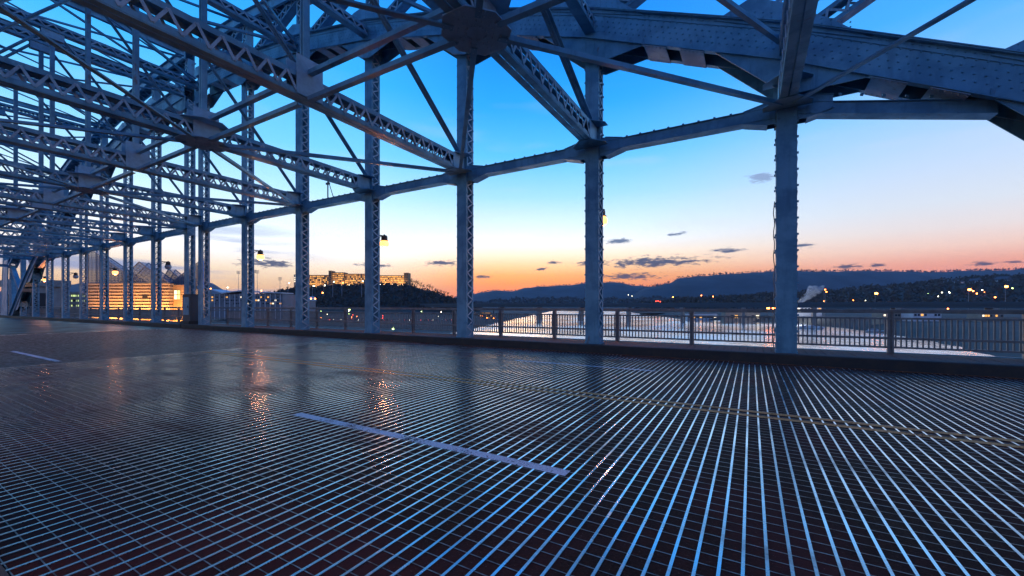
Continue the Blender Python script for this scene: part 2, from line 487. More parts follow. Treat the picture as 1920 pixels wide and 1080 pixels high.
# ------------------------------------------------------------------ bascule leaf
leaf = empty('bascule_leaf')
def both(name, mb, m, kind=None, subs=()):
    """a part of the far truss and its mirror in the near truss"""
    me = mb.mesh(name, m)
    out = []
    for mir in (False, True):
        o = link(name, me, leaf)
        if mir:
            o.scale = (1, -1, 1); o.location = (0, 2 * YM, 0)
        if kind: o['kind'] = kind
        out.append(o)
    for (sn, smb, sm, sk) in subs:
        sme = smb.mesh(sn, sm)
        for o in out:
            s = link(sn, sme, o)
            if sk: s['kind'] = sk
    return out

def laced(p0, p1, wid, dep, wdir, mbs=None, pitch=0.215, pw=0.05, th=0.03, lip=0.075):
    """built-up member: two plates (normal = third axis) joined by lacing; wid = plate width along wdir, dep = distance between the plates"""
    p0, p1 = Vector(p0), Vector(p1); d = (p1 - p0).normalized()
    wv = Vector(wdir); wv = (wv - d * wv.dot(d)).normalized(); nv = d.cross(wv).normalized()
    body, lace, riv = MB(), MB(), MB()
    for s in (-1, 1):
        c = nv * (s * dep / 2)
        body.bar(p0 + c, p1 + c, wid, th, nv)
        for q in (-1, 1):
            e = nv * (s * (dep / 2 - th / 2 - lip / 2)) + wv * (q * (wid / 2 - 0.012))
            body.bar(p0 + e, p1 + e, 0.02, lip, nv)
    for q in (-1, 1):
        b = wv * (q * (wid / 2 + 0.004))
        lace.zig(p0 + b - nv * (dep / 2 - 0.05), p1 + b - nv * (dep / 2 - 0.05), nv * (dep - 0.10), pitch, pw, 0.012, wv)
    return body, lace, nv, wv, d

def rows(riv, p0, p1, n, offs, step, r=0.02):
    p0, p1 = Vector(p0), Vector(p1); L = (p1 - p0).length; k = max(1, int(L / step))
    for j, o in enumerate(offs):
        for i in range(k):
            riv.rivet(p0.lerp(p1, (i + 0.5 + 0.5 * (j % 2)) / (k + 0.5)) + Vector(o), n, r)

NN = 9
# posts from the sidewalk to the arch
for n in range(NN):
    x = xn(n); top = zl(n) - 0.42
    if top < 1.2: continue
    body, lace, nv, wv, d = laced((x, YF, ZW), (x, YF, top), 0.46, 0.46, (1, 0, 0))
    body.span(x - 0.25, x + 0.25, YF - 0.25, YF + 0.25, ZW - 0.05, ZW + 0.07)           # foot plate
    body.span(x - 0.215, x + 0.215, YF - 0.2, YF + 0.2, ZW + 0.07, ZW + 0.50)           # solid foot
    if top > ZS + 0.5:
        body.span(x - 0.222, x + 0.222, YF - 0.21, YF + 0.21, ZS - 0.35, ZS + 0.35)
    riv = MB()
    for s in (-1, 1):
        rows(riv, (x + s * 0.17, YF - 0.245, ZW + 0.2), (x + s * 0.17, YF - 0.245, top), (0, -1, 0), [(0, 0, 0)], 0.215, 0.02)
        k = int((top - ZW - 0.6) / 0.43)
        for i in range(k):                                                              # lacing bolts stand out along the edges
            z = ZW + 0.6 + i * 0.43
            for sy in (-1, 1):
                riv.box((x + s * 0.247, YF + sy * 0.19, z), (0.045, 0.05, 0.05))
    both('post', body, 'steel', subs=[('lacing', lace, 'steel_lace', 'stuff'), ('rivets', riv, 'steel', 'stuff')])

# struts running along the bridge between the posts
def zstrut(x): return ZS
for n in range(7):
    x0, x1 = xn(n) + 0.24, xn(n + 1) - 0.24
    if n == 6: x1 = xn(6.72)
    b = MB()
    b.span(x0, x1, YF - 0.16, YF - 0.14, ZS - 0.14, ZS + 0.14)
    b.span(x0, x1, YF + 0.14, YF + 0.16, ZS - 0.14, ZS + 0.14)
    b.span(x0, x1, YF - 0.20, YF + 0.20, ZS + 0.142, ZS + 0.162)
    b.span(x0, x1, YF - 0.20, YF + 0.20, ZS - 0.162, ZS - 0.142)
    for xa, s in ((x0, 1), (x1, -1)):
        if n == 6 and s == -1: continue
        for y in (YF - 0.185, YF + 0.163):
            b.prism([(xa, y, ZS - 0.31), (xa + s * 0.22, y, ZS - 0.31), (xa + s * 0.75, y, ZS - 0.15), (xa + s * 0.75, y, ZS + 0.15), (xa + s * 0.22, y, ZS + 0.28), (xa, y, ZS + 0.28)], (0, 0.022, 0))
        b.bar((xa + s * 0.2, YF, ZS - 0.32), (xa + s * 0.77, YF, ZS - 0.165), 0.40, 0.02, (0, 0, 1))
        b.bar((xa + s * 0.2, YF, ZS + 0.29), (xa + s * 0.77, YF, ZS + 0.165), 0.40, 0.02, (0, 0, 1))
    riv = MB()
    k = int((x1 - x0 - 1.4) / 0.42)
    for i in range(k + 1):
        riv.box((x0 + 0.9 + i * 0.42, YF - 0.17, ZS + 0.172), (0.06, 0.06, 0.045))
    rows(riv, (x0, YF - 0.185, ZS - 0.28), (x0 + 0.5, YF - 0.185, ZS - 0.1), (0, -1, 0), [(0, 0, 0), (0, 0, 0.2), (0, 0, 0.36)], 0.12, 0.018)
    if n == 6:                              # the last one slopes down into the arch
        for m_ in (b, riv):
            m_.v = [(v[0], v[1], v[2] - 0.85 * max(0.0, v[0] - x0 - 0.75) / (x1 - x0 - 0.75)) for v in m_.v]
    both('longitudinal_strut', b, 'steel', subs=[('rivets', riv, 'steel', 'stuff')])

# lower chord of the arch, panel by panel
CW, CD = 0.68, 0.92                # distance between the webs, depth
for n in range(NN):
    p0, p1 = Vector((xn(n), YF, zl(n))), Vector((xn(n + 1), YF, zl(n + 1)))
    d = (p1 - p0).normalized(); up = Vector((-d.z, 0, d.x))
    b = MB(); riv = MB()
    ov = d * 0.012 * 0
    for s in (-1, 1):
        c = Vector((0, s * CW / 2, 0))
        b.bar(p0 + c, p1 + c, 0.04, CD, up)
        for q in (-1, 1):
            b.bar(p0 + c + up * (q * (CD / 2 - 0.012)) + Vector((0, s * 0.085, 0)), p1 + c + up * (q * (CD / 2 - 0.012)) + Vector((0, s * 0.085, 0)), 0.13, 0.024, up)
            b.bar(p0 + c + up * (q * (CD / 2 - 0.10)) + Vector((0, s * 0.032, 0)), p1 + c + up * (q * (CD / 2 - 0.10)) + Vector((0, s * 0.032, 0)), 0.022, 0.15, up)
    b.bar(p0 + up * (CD / 2 + 0.012), p1 + up * (CD / 2 + 0.012), CW + 0.34, 0.022, up)
    L = (p1 - p0).length
    yv = YF - CW / 2 - 0.02
    for off in (-0.30, -0.17, -0.02, 0.13, 0.27):
        k = int(L / 0.2)
        for i in range(k):
            c = p0.lerp(p1, (i + 0.25 + 0.5 * (int(off * 100) % 2)) / k) + up * off
            riv.rivet((c.x, yv, c.z), (0, -1, 0), 0.026, 0.022)
    for off in (-0.385, 0.385):
        k = int(L / 0.16)
        for i in range(k):
            c = p0.lerp(p1, (i + 0.5) / k) + up * off
            riv.rivet((c.x, yv - 0.024, c.z), (0, -1, 0), 0.024, 0.02)
    os_ = both('lower_chord', b, 'steel', subs=[('rivets', riv, 'steel', 'stuff')])
    # batten plates across the open underside
    for f0, f1 in ((0.355, 0.475), (0.545, 0.665)):
        bt = MB()
        a, c = p0.lerp(p1, f0) - up * (CD / 2 + 0.022), p0.lerp(p1, f1) - up * (CD / 2 + 0.022)
        bt.bar(a, c, CW + 0.26, 0.018, up)
        for sy in (-1, 1):
            for i in range(6):
                q = a.lerp(c, (i + 0.5) / 6) + Vector((0, sy * (CW / 2 + 0.07), 0)) - up * 0.009
                bt.rivet(q, -up, 0.024, 0.02)
        me = bt.mesh('batten_plate', 'steel_lace')
        for o in os_: link('batten_plate', me, o)
    # upper chord
    q0, q1 = Vector((xn(n), YF, zu(n))), Vector((xn(n + 1), YF, zu(n + 1)))
    d2 = (q1 - q0).normalized(); up2 = Vector((-d2.z, 0, d2.x))
    b = MB(); lace = MB()
    for s in (-1, 1):
        c = Vector((0, s * 0.28, 0))
        b.bar(q0 + c, q1 + c, 0.04, 0.62, up2)
        for q in (-1, 1):
            b.bar(q0 + c + up2 * (q * 0.30) + Vector((0, s * 0.07, 0)), q1 + c + up2 * (q * 0.30) + Vector((0, s * 0.07, 0)), 0.10, 0.02, up2)
    b.bar(q0 + up2 * 0.325, q1 + up2 * 0.325, 0.84, 0.02, up2)
    lace.zig(q0 - up2 * 0.32 + Vector((0, -0.28, 0)), q1 - up2 * 0.32 + Vector((0, -0.28, 0)), (0, 0.56, 0), 0.42, 0.07, 0.014, up2)
    both('upper_chord', b, 'steel', subs=[('lacing', lace, 'steel_lace', 'stuff')])
    # web diagonal rising outwards
    a, c = Vector((xn(n), YF, zl(n))), Vector((xn(n + 1), YF, zu(n + 1)))
    dd = (c - a).normalized()
    body, lace, nv, wv, _ = laced(a + dd * 0.3, c - dd * 0.3, 0.40, 0.44, (0, 1, 0), pitch=0.26, pw=0.06)
    both('web_diagonal', body, 'steel', subs=[('lacing', lace, 'steel_lace', 'stuff')])
for n in range(NN + 1):
    a, c = Vector((xn(n), YF, zl(n) + 0.45)), Vector((xn(n), YF, zu(n) - 0.3))
    body, lace, nv, wv, _ = laced(a, c, 0.40, 0.44, (0, 1, 0), pitch=0.26, pw=0.06)
    both('web_vertical', body, 'steel', subs=[('lacing', lace, 'steel_lace', 'stuff')])
    # gusset plates hugging the lower chord node
    if 1 <= n <= 8 or n == 0:
        sl = (zl(n + 1) - zl(n - 1 if n else 0)) / (PAN * (2 if n else 1))
        x = xn(n); z = zl(n)
        def L(s):
            m0 = (zl(n + 1) - zl(n)) / PAN if s > 0 else (zl(n) - zl(max(n - 1, 0))) / PAN
            if n == 0 and s < 0: m0 = -(zl(1) - zl(0)) / PAN * 0
            return z + m0 * s
        g = MB()
        xa, xb = (1.7 if n else 0.35), 1.7
        ys = (YF - CW / 2 - 0.075, YF + CW / 2 + 0.045)
        for y in ys:
            g.prism([(x - xa, y, L(-xa) - 0.30), (x - xa, y, L(-xa) - 0.50), (x - 0.27, y, L(-0.27) - 1.25), (x + 0.27, y, L(0.27) - 1.25), (x + xb, y, L(xb) - 0.50), (x + xb, y, L(xb) - 0.30)], (0, 0.03, 0))
            g.prism([(x - xa, y, L(-xa) + 0.42), (x + xb, y, L(xb) + 0.42), (x + xb * 0.55, y, L(xb) + 1.15), (x - 0.22, y, z + 1.15), (x - min(xa, 0.8), y, L(-xa) + 0.75)], (0, 0.03, 0))
        g.span(x - 0.2, x + 0.2, ys[0] + 0.03, ys[1], z - 1.1, z - 0.6)
        riv = MB()
        for i in range(6):
            for j in range(3):
                for s in (-1, 1):
                    if n == 0 and s < 0: continue
                    riv.rivet((x + s * (0.35 + i * 0.19), ys[0], L(s * (0.35 + i * 0.19)) + 0.50 + 0.12 * j - 0.0), (0, -1, 0), 0.022)
        rows(riv, (x, ys[0], z - 1.0), (x, ys[0], z - 0.5), (0, -1, 0), [(-0.15, 0, 0), (0.15, 0, 0)], 0.09)
        both('gusset_plate', g, 'steel', subs=[('rivets', riv, 'steel', 'stuff')])

ZC = ZS + 0.32                    # the cross struts sit on the longitudinal ones
# lateral system: cross struts between the two trusses
YN = 2 * YM - YF
def part(name, mb, m, parent=None, kind=None):
    return mb.build(name, m, parent or leaf, kind)
for n in range(8):
    x = xn(n); y0, y1 = YN + 0.27, YF - 0.27
    b = MB(); lace = MB(); riv = MB()
    D, W = 0.56, 0.36
    for s in (-1, 1):                       # two angles top and bottom with a slot between them
        for q in (-1, 1):
            b.span(x + s * 0.10 - 0.085, x + s * 0.10 + 0.085, y0, y1, ZC + q * D / 2 - 0.012, ZC + q * D / 2 + 0.012)
            b.span(x + s * W / 2 - 0.012, x + s * W / 2 + 0.012, y0, y1, ZC + q * (D / 2 - 0.07) - 0.057, ZC + q * (D / 2 - 0.07) + 0.057)
        xx = x + s * (W / 2 + 0.022)
        lace.zig((xx, y0 + 0.6, ZC - D / 2 + 0.08), (xx, y1 - 0.6, ZC - D / 2 + 0.08), (0, 0, D - 0.16), 0.235, 0.062, 0.014, (1, 0, 0))
        for ya, yb in ((y0, y0 + 0.75), (y1 - 0.75, y1)):
            b.span(xx - 0.008, xx + 0.008, ya, yb, ZC - D / 2 + 0.015, ZC + D / 2 - 0.015)
    cs = part('cross_strut', b, 'steel')
    part('lacing', lace, 'steel_lace', cs, 'stuff')
    # middle connection
    g = MB()
    if n % 2 == 1:
        r0, r1 = 0.66, 0.27
        pol = [(-r0, -r1), (-r1, -r0), (r1, -r0), (r0, -r1), (r0, r1), (r1, r0), (-r1, r0), (-r0, r1)]
        for zz in (ZC - D / 2 - 0.04, ZC + D / 2 + 0.016):
            g.prism([(x + a * 0.95, YM + c * 1.05, zz) for a, c in pol], (0, 0, 0.024))
        for i in range(64):
            a = random.random() * 6.283; rr = 0.2 + 0.48 * random.random()
        for k in range(8):
            a = math.pi / 4 * k + (0 if k % 2 == 0 else 0.0)
            for j in range(4):
                for s in (-0.05, 0.05):
                    px_, py_ = math.cos(a) * (0.2 + 0.14 * j) - math.sin(a) * s, math.sin(a) * (0.2 + 0.14 * j) + math.cos(a) * s
                    riv.rivet((x + px_, YM + py_, ZC - D / 2 - 0.04), (0, 0, -1), 0.024, 0.022)
    for s in (-1, 1):                       # upright plates that take the hanger
        xx = x + s * (W / 2 + 0.038)
        if s == 1: g.span(x - W / 2 - 0.028, x + W / 2 + 0.028, YM - 0.03, YM + 0.03, ZC - 0.1, ZC + 0.1)
        g.span(xx - 0.009, xx + 0.009, YM - 0.36, YM + 0.36, ZC - 0.27, ZC + (0.72 if n < 6 else 0.27))
    gp = part('gusset_plate', g, 'gusset')
    if riv.v: part('rivets', riv, 'gusset', gp, 'stuff')
    g = MB()
    for zz in (ZC - D / 2 - 0.035, ZC + D / 2 + 0.016):
        g.prism([(x - 0.55, YF - 0.26, zz), (x + 0.55, YF - 0.26, zz), (x + 0.55, YF - 0.55, zz), (x + 0.2, YF - 0.95, zz), (x - 0.2, YF - 0.95, zz), (x - 0.55, YF - 0.55, zz)], (0, 0, 0.02))
    g.span(x - 0.3, x + 0.3, YF - 0.29, YF - 0.262, ZC - D / 2 - 0.014, ZC + D / 2 + 0.015)
    both('gusset_plate', g, 'steel')

def angle_bar(name, p0, p1, w=0.12, leg=0.09, parent=None):
    p0, p1 = Vector(p0), Vector(p1)
    b = MB(); b.bar(p0, p1, w, 0.02)
    s = (p1 - p0).cross(Vector((0, 0, 1))).normalized()
    b.bar(p0 + s * (w / 2 - 0.01) + Vector((0, 0, leg / 2 + 0.009)), p1 + s * (w / 2 - 0.01) + Vector((0, 0, leg / 2 + 0.009)), 0.018, leg)
    return part(name, b, 'steel')
for n in range(1, 8, 2):                    # diagonals from the middle of every other strut, at strut level and at the arch
    for m_ in (n - 1, n + 1):
        if m_ > 7: continue
        for y in (YN + 0.35, YF - 0.35):
            s = 1 if y > YM else -1
            t0 = Vector((xn(n), YM, 0)); t1 = Vector((xn(m_), y, 0)); dd = (t1 - t0).normalized()
            a, c = t0 + dd * 0.45, t1 - dd * 0.25
            angle_bar('lateral_brace', (a.x, a.y, ZC - 0.33), (c.x, c.y, ZC - 0.33))
            if n <= 5:
                angle_bar('lateral_brace', (a.x, a.y, zl(n) - 0.1), (c.x, c.y, zl(m_) - 0.05), 0.13, 0.10)
        
for n in range(7):                          # member along the centre line tying the struts together
    for dz in (-0.335, 0.33):
        b = MB(); b.span(xn(n) + (0.5 if n % 2 else 0.22), xn(n + 1) - (0.22 if n % 2 else 0.5), YM - 0.07, YM + 0.07, ZC + dz - 0.01, ZC + dz + 0.01)
        b.span(xn(n) + (0.5 if n % 2 else 0.22), xn(n + 1) - (0.22 if n % 2 else 0.5), YM - 0.07, YM - 0.05, ZC + dz + 0.011, ZC + dz + 0.10)
        part('spine_strut', b, 'steel')
for n in range(7):                          # sway frames above the struts
    x = xn(n); zt = zl(n) - 0.1
    b = MB(); lace = MB()
    for q in (-1, 1):
        b.span(x - 0.17, x + 0.17, YN + 0.4, YF - 0.4, zt + q * 0.2 - 0.012, zt + q * 0.2 + 0.012)
        b.span(x + q * 0.165 - 0.01, x + q * 0.165 + 0.01, YN + 0.4, YF - 0.4, zt + 0.07, zt + 0.186)
        b.span(x + q * 0.165 - 0.01, x + q * 0.165 + 0.01, YN + 0.4, YF - 0.4, zt - 0.186, zt - 0.07)
        lace.zig((x + q * 0.185, YN + 0.5, zt - 0.13), (x + q * 0.185, YF - 0.5, zt - 0.13), (0, 0, 0.26), 0.28, 0.06, 0.012, (1, 0, 0))
    cs = part('cross_strut', b, 'steel'); part('lacing', lace, 'steel_lace', cs, 'stuff')
    if zt - ZC > 2.2:
        for y in (YN + 0.38, YF - 0.38):
            b = MB()
            e = Vector((x, YM + (0.3 if y > YM else -0.3), zt - 0.3)); f = Vector((x, y, ZC + 0.45))
            for s in (-1, 1):
                b.bar(f + Vector((s * 0.07, 0, 0)), e + Vector((s * 0.07, 0, 0)), 0.10, 0.022, (0, (1 if y > YM else -1) * 0.5, 0.8))
                b.bar(f + Vector((s * 0.022, 0, 0)), e + Vector((s * 0.022, 0, 0)), 0.018, 0.12, (0, (1 if y > YM else -1) * 0.5, 0.8))
            part('sway_brace', b, 'steel')
        b = MB()
        b.span(x - 0.09, x - 0.025, YM - 0.08, YM + 0.08, ZC + 0.3, zt - 0.22); b.span(x + 0.025, x + 0.09, YM - 0.08, YM + 0.08, ZC + 0.3, zt - 0.22)
        part('hanger', b, 'steel')
        b = MB()
        for s in (-1, 1):
            b.span(x + s * 0.125 - 0.008, x + s * 0.125 + 0.008, YM - 0.42, YM + 0.42, zt - 0.60, zt - 0.215)
        b.span(x - 0.116, x + 0.116, YM - 0.4, YM - 0.37, zt - 0.6, zt - 0.4)
        part('gusset_plate', b, 'gusset')
for n in range(NN + 1):                     # and at the upper chord
    b = MB()
    for q in (-1, 1):
        b.span(xn(n) - 0.12, xn(n) + 0.12, YN + 0.35, YF - 0.35, zu(n) + q * 0.16 - 0.012, zu(n) + q * 0.16 + 0.012)
    b.span(xn(n) - 0.012, xn(n) + 0.012, YN + 0.35, YF - 0.35, zu(n) - 0.147, zu(n) + 0.147)
    part('cross_strut', b, 'steel')
    if n < NN:
        for ya, yb in ((YN + 0.4, YF - 0.4), (YF - 0.4, YN + 0.4)):
            if n > 6: continue
            z0, z1 = zu(n), zu(n + 1)
            dz = 0.0 if ya < yb else 0.05
            angle_bar('lateral_brace', (xn(n) + 0.2, ya, z0 - 0.2 - dz), (xn(n + 1) - 0.2, yb, z1 - 0.2 - dz), 0.11, 0.08)
    zt = zl(n)
    if n in (0, 2, 4) and zu(n) - zl(n) > 1.5:
        for y in (YN + 0.45, YF - 0.45):
            angle_bar('sway_brace', (xn(n), y, zt + 0.3), (xn(n), YM + (0.15 if y > YM else -0.15), zu(n) - 0.22), 0.12, 0.08)
# tail of the leaf: arch runs under the deck; raking laced legs and web plate stand behind
b = MB()
b.prism([(xn(9.15), YF - 0.3, ZW), (xn(9.75), YF - 0.3, ZW), (xn(9.45), YF - 0.3, 7.4), (xn(9.1), YF - 0.3, 7.4)], (0, 0.08, 0))
both('tail_plate', b, 'steel')
body, lace, nv, wv, _ = laced((xn(9.85), YF, ZW), (xn(9.55), YF, 9.0), 0.46, 0.6, (0, 1, 0), pitch=0.3, pw=0.07)
both('tail_leg', body, 'steel', subs=[('lacing', lace, 'steel_lace', 'stuff')])
body, lace, nv, wv, _ = laced((xn(8.75), YF, ZW), (xn(8.95), YF, 6.6), 0.46, 0.6, (0, 1, 0), pitch=0.3, pw=0.07)
both('tail_leg', body, 'steel', subs=[('lacing', lace, 'steel_lace', 'stuff')])

leaf.location = (XR, 0, 0)
leaf2 = copy_tree(leaf)
leaf2.location = (XL, 0, 0); leaf2.scale = (-1, 1, 1)
tag(leaf, 'nearer half of the riveted blue steel arch overhead, on the right of the joint', 'bridge span', 'steel arch halves')
tag(leaf2, 'farther half of the riveted blue steel arch, left of the paired posts', 'bridge span', 'steel arch halves')

# ------------------------------------------------------------------ deck, kerbs, sidewalk
XJ, XC = XR + xn(3) - 0.05, (XR + XL) / 2
XE = 16.0
b = MB(); b.span(XJ, XE, KN, KF, -0.35, 0.0); deck = tag(b.build('road', 'deck_fill'), kind='structure')
b = MB(); b.span(XC, XJ - 0.05, KN, KF, -0.35, -0.002); deck2 = tag(b.build('road', 'deck_far'), kind='structure')
b = MB(); b.span(-330, XC - 0.06, KN, KF, -0.35, -0.001); tag(b.build('road', 'deck_far'), kind='structure')
b = MB(); b.span(XJ - 0.05, XJ, KN, KF, -0.3, 0.006); tag(b.build('expansion_joint', 'grating'), kind='structure')
b = MB(); b.span(XC - 0.06, XC, KN, KF, -0.3, 0.012); tag(b.build('expansion_joint', 'grating'), kind='structure')
# steel bars of the grating, flush with the fill: the broad ones across the road, each its own piece
SP = 0.12
b = MB(); b.box((0, 0, 0), (0.019, KF - KN - 0.06, 0.02)); barme = b.mesh('grating_bar', 'grating')
k = 0
x = 8.0
while x > XJ + 0.06:
    link('grating_bar', barme, deck, (x + random.uniform(-0.002, 0.002), (KF + KN) / 2, -0.006 + random.uniform(-0.0006, 0.0006)))
    x -= SP; k += 1
b = MB()
y = KN + 0.10
while y < KF - 0.05:
    b.span(XJ + 0.02, 8.0, y - 0.003, y + 0.003, -0.01, 0.0018); y += SP
b.build('cross_rods', 'grating_thin', deck, 'stuff')
b = MB(); x = XJ - 0.15
while x > XC + 0.1:
    b.span(x - 0.010, x + 0.010, KN + 0.03, KF - 0.03, -0.012, 0.0022); x -= 0.12
b.build('grating_bars', 'grating_thin', deck2, 'stuff')
# painted lines
def stripe(x0, x1, y, w, m):
    b = MB(); b.span(x0, x1, y - w / 2, y + w / 2, 0.0042, 0.0052)
    return tag(b.build('lane_marking', m), kind='structure')
YEL, WN, WF = 6.6, 3.42, 9.78
stripe(XJ + 0.05, 8.0, YEL - 0.13, 0.11, 'yellow_paint'); stripe(XJ + 0.05, 8.0, YEL + 0.13, 0.11, 'yellow_paint')
def wx(px, py):
    d = 1.5 * FPX / (py - HORZ); p = at(px, d, py); return p.x
xa = wx(560, 775); xb = wx(1065, 888)
stripe(xa, xb, WN, 0.13, 'white_paint')
stripe(wx(40, 658), wx(123, 677), WN, 0.13, 'white_paint')
stripe(wx(960, 677), wx(1230, 696), WF, 0.12, 'white_paint')
# kerbs
for (xs, xe) in ((XC, XE), (-330, XC - 0.06)):
    for y0, y1 in ((KF, KF + 0.30), (KN - 0.30, KN)):
        b = MB(); b.span(xs, xe, y0, y1, -0.35, 0.27); o = tag(b.build('kerb', 'kerb'), kind='structure')
        bm_ = o.modifiers.new('bevel', 'BEVEL'); bm_.width = 0.03; bm_.segments = 2
    b = MB(); b.span(xs, xe, KF - 0.04, KF - 0.002, -0.02, 0.016); tag(b.build('kerb_angle', 'rust'), kind='structure')
# sidewalk: cross boards on the leaf in front, boards beyond in one piece
YRAIL = 14.6
for (y0, y1, tagn) in ((KF + 0.31, YRAIL + 0.12, 1), (-1.8, KN - 0.31, 0)):
    b = MB(); b.span(-330, XE, y0, y1, -0.30, ZW - 0.06); sw = tag(b.build('sidewalk', 'black'), kind='structure')
    if tagn:
        pm = MB(); pm.box((0, 0, 0), (0.188, y1 - y0, 0.05)); pme = pm.mesh('plank', 'plank')
        x = 8.0; c = 0
        while c < 185:
            link('plank', pme, sw, (x, (y0 + y1) / 2, ZW - 0.025 + random.uniform(-0.004, 0.004)), random.uniform(-0.002, 0.002)); x -= 0.2; c += 1
        b = MB()
        while x > -110:
            b.box((x, (y0 + y1) / 2, ZW - 0.025), (0.19, y1 - y0, 0.05)); x -= 0.2
        b.build('planks', 'plank', sw, 'stuff')
    else:
        b = MB(); x = 8.0
        while x > -60:
            b.box((x, (y0 + y1) / 2, ZW - 0.025), (0.19, y1 - y0, 0.05)); x -= 0.2
        b.build('planks', 'plank', sw, 'stuff')
b = MB(); b.span(-330, XE, YRAIL + 0.14, YRAIL + 0.20, -1.3, ZW + 0.02); tag(b.build('edge_girder', 'steel'), kind='structure')

# ------------------------------------------------------------------ railing
def railing(x0, x1, individual, label):
    root = tag(empty('railing', (x0, YRAIL, ZW)), label, 'railing', 'sidewalk railings')
    L = x1 - x0
    z = lambda a: a - ZW
    b = MB(); b.span(0, L, -0.06, 0.06, z(1.33), z(1.40)); b.span(0, L, -0.045, 0.045, z(1.295), z(1.328)); b.build('top_rail', 'rail', root)
    b = MB(); b.span(0, L, -0.03, 0.03, z(1.13), z(1.18)); b.build('upper_rail', 'rail', root)
    b = MB(); b.span(0, L, -0.075, -0.026, z(0.60), z(0.66)); b.build('mid_rail', 'rail', root)
    b = MB(); b.span(0, L, -0.03, 0.03, z(0.36), z(0.41)); b.build('bottom_rail', 'rail', root)
    pb = MB(); pb.span(-0.065, -0.025, -0.055, 0.055, -0.05, z(1.295)); pb.span(0.025, 0.065, -0.055, 0.055, -0.05, z(1.295)); pb.span(-0.024, 0.024, -0.02, 0.02, -0.05, z(1.29))
    pme = pb.mesh('rail_post', 'rail')
    kb = MB(); kb.span(-0.015, 0.015, -0.02, 0.02, z(0.41), z(1.13)); kme = kb.mesh('picket', 'rail')
    rest = MB(); cnt = 0
    posts = []
    x = (-1.68 - x0) % 2.45
    while x < L:
        posts.append(x); link('rail_post', pme, root, (x, 0, 0)); x += 2.45
    bays = list(zip(posts, posts[1:]))[::-1]
    for a, c in bays:
        for i in range(1, 23):
            xx = a + (c - a) * i / 23
            if individual and cnt < 290:
                link('picket', kme, root, (xx, 0, 0)); cnt += 1
            else:
                rest.span(xx - 0.012, xx + 0.012, -0.015, 0.015, z(0.41), z(1.13))
    rest.build('pickets', 'rail', root, 'stuff')
    return root
railing(XC + 0.05, 10.0, True, 'grey picket railing along the far sidewalk, right of the paired posts')
railing(-110.0, XC - 0.1, False, 'grey picket railing along the far sidewalk, left of the paired posts')

# ------------------------------------------------------------------ lamps on the posts
def wall_lamp(x, lit, label, side=1):
    y = (YF + 0.25) if side > 0 else (YN - 0.25)
    root = tag(empty('wall_lamp', (x, y, 4.75)), label, 'lamp', 'lamps on the bridge posts')
    b = MB()
    b.tube((0, 0, 0.12), (0, side * 0.48, 0.12), 0.028); b.tube((0, 0, -0.10), (0, side * 0.30, 0.10), 0.018); b.box((0, side * 0.02, 0.02), (0.14, 0.04, 0.34))
    b.build('arm', 'lamp_metal', root)
    b = MB(); b.lathe([(0.03, 0.20), (0.05, 0.16), (0.13, 0.14), (0.15, 0.05), (0.145, -0.06), (0.19, -0.09), (0.19, -0.11)], 14, (0, side * 0.48, 0))
    b.build('hood', 'lamp_metal', root)
    b = MB(); b.lathe([(0.16, -0.112), (0.21, -0.18), (0.22, -0.26), (0.19, -0.36), (0.12, -0.43), (0.04, -0.46)], 16, (0, side * 0.48, 0))
    b.build('globe', 'lamp_globe' if lit else 'lamp_globe_off', root, smooth=True)
    if lit:
        L_ = bpy.data.lights.new('bulb', 'POINT'); L_.energy = 135; L_.color = (1.0, 0.33, 0.12); L_.shadow_soft_size = 0.14
        lo = bpy.data.objects.new('bulb', L_); lo.location = (0, side * 0.48, -0.66); lo.parent = root; col.objects.link(lo)
    return root
for n, nm in ((5, 'second post from the right'), (3, 'fourth post from the right'), (1, 'sixth post from the right')):
    wall_lamp(XR + xn(n), True, 'glowing orange lamp on the %s' % nm)
wall_lamp(XL - xn(1), False, 'unlit lamp on the first post left of the paired posts')
wall_lamp(XL - xn(3), True, 'glowing orange lamp on a post in front of the orange banded building')
wall_lamp(XL - xn(5), False, 'unlit lamp on a post left of the orange banded building')
wall_lamp(XL - xn(7), True, 'glowing orange lamp beside the foot of the arch, the farthest left')
for n in (1, 3, 5, 7):                       # the same lamps on the truss at the camera's side
    wall_lamp(XR + xn(n), True, 'lit lamp on the posts at the near side of the road', -1)['group'] = 'lamps on the near posts'

# control cabinet between the paired posts
cb = tag(empty('control_cabinet', (XC - 0.2, YF - 0.1, ZW)), 'tall dark steel cabinet standing between the paired posts at the joint', 'cabinet')
b = MB(); b.box((-0.45, 0, 1.0), (1.1, 0.5, 2.0)); b.box((-0.45, 0, 2.03), (1.2, 0.6, 0.06)); b.build('body', 'steel_dark', cb)
b = MB(); b.box((-0.45, -0.26, 1.25), (0.8, 0.02, 1.2)); d_ = b.build('door', 'steel', cb)
b = MB(); b.box((-0.15, -0.29, 1.2), (0.03, 0.04, 0.16)); b.build('handle', 'steel_dark', d_)
b = MB(); b.box((-0.45, -0.02, 0.12), (1.3, 0.7, 0.24)); b.build('plinth', 'kerb', cb)

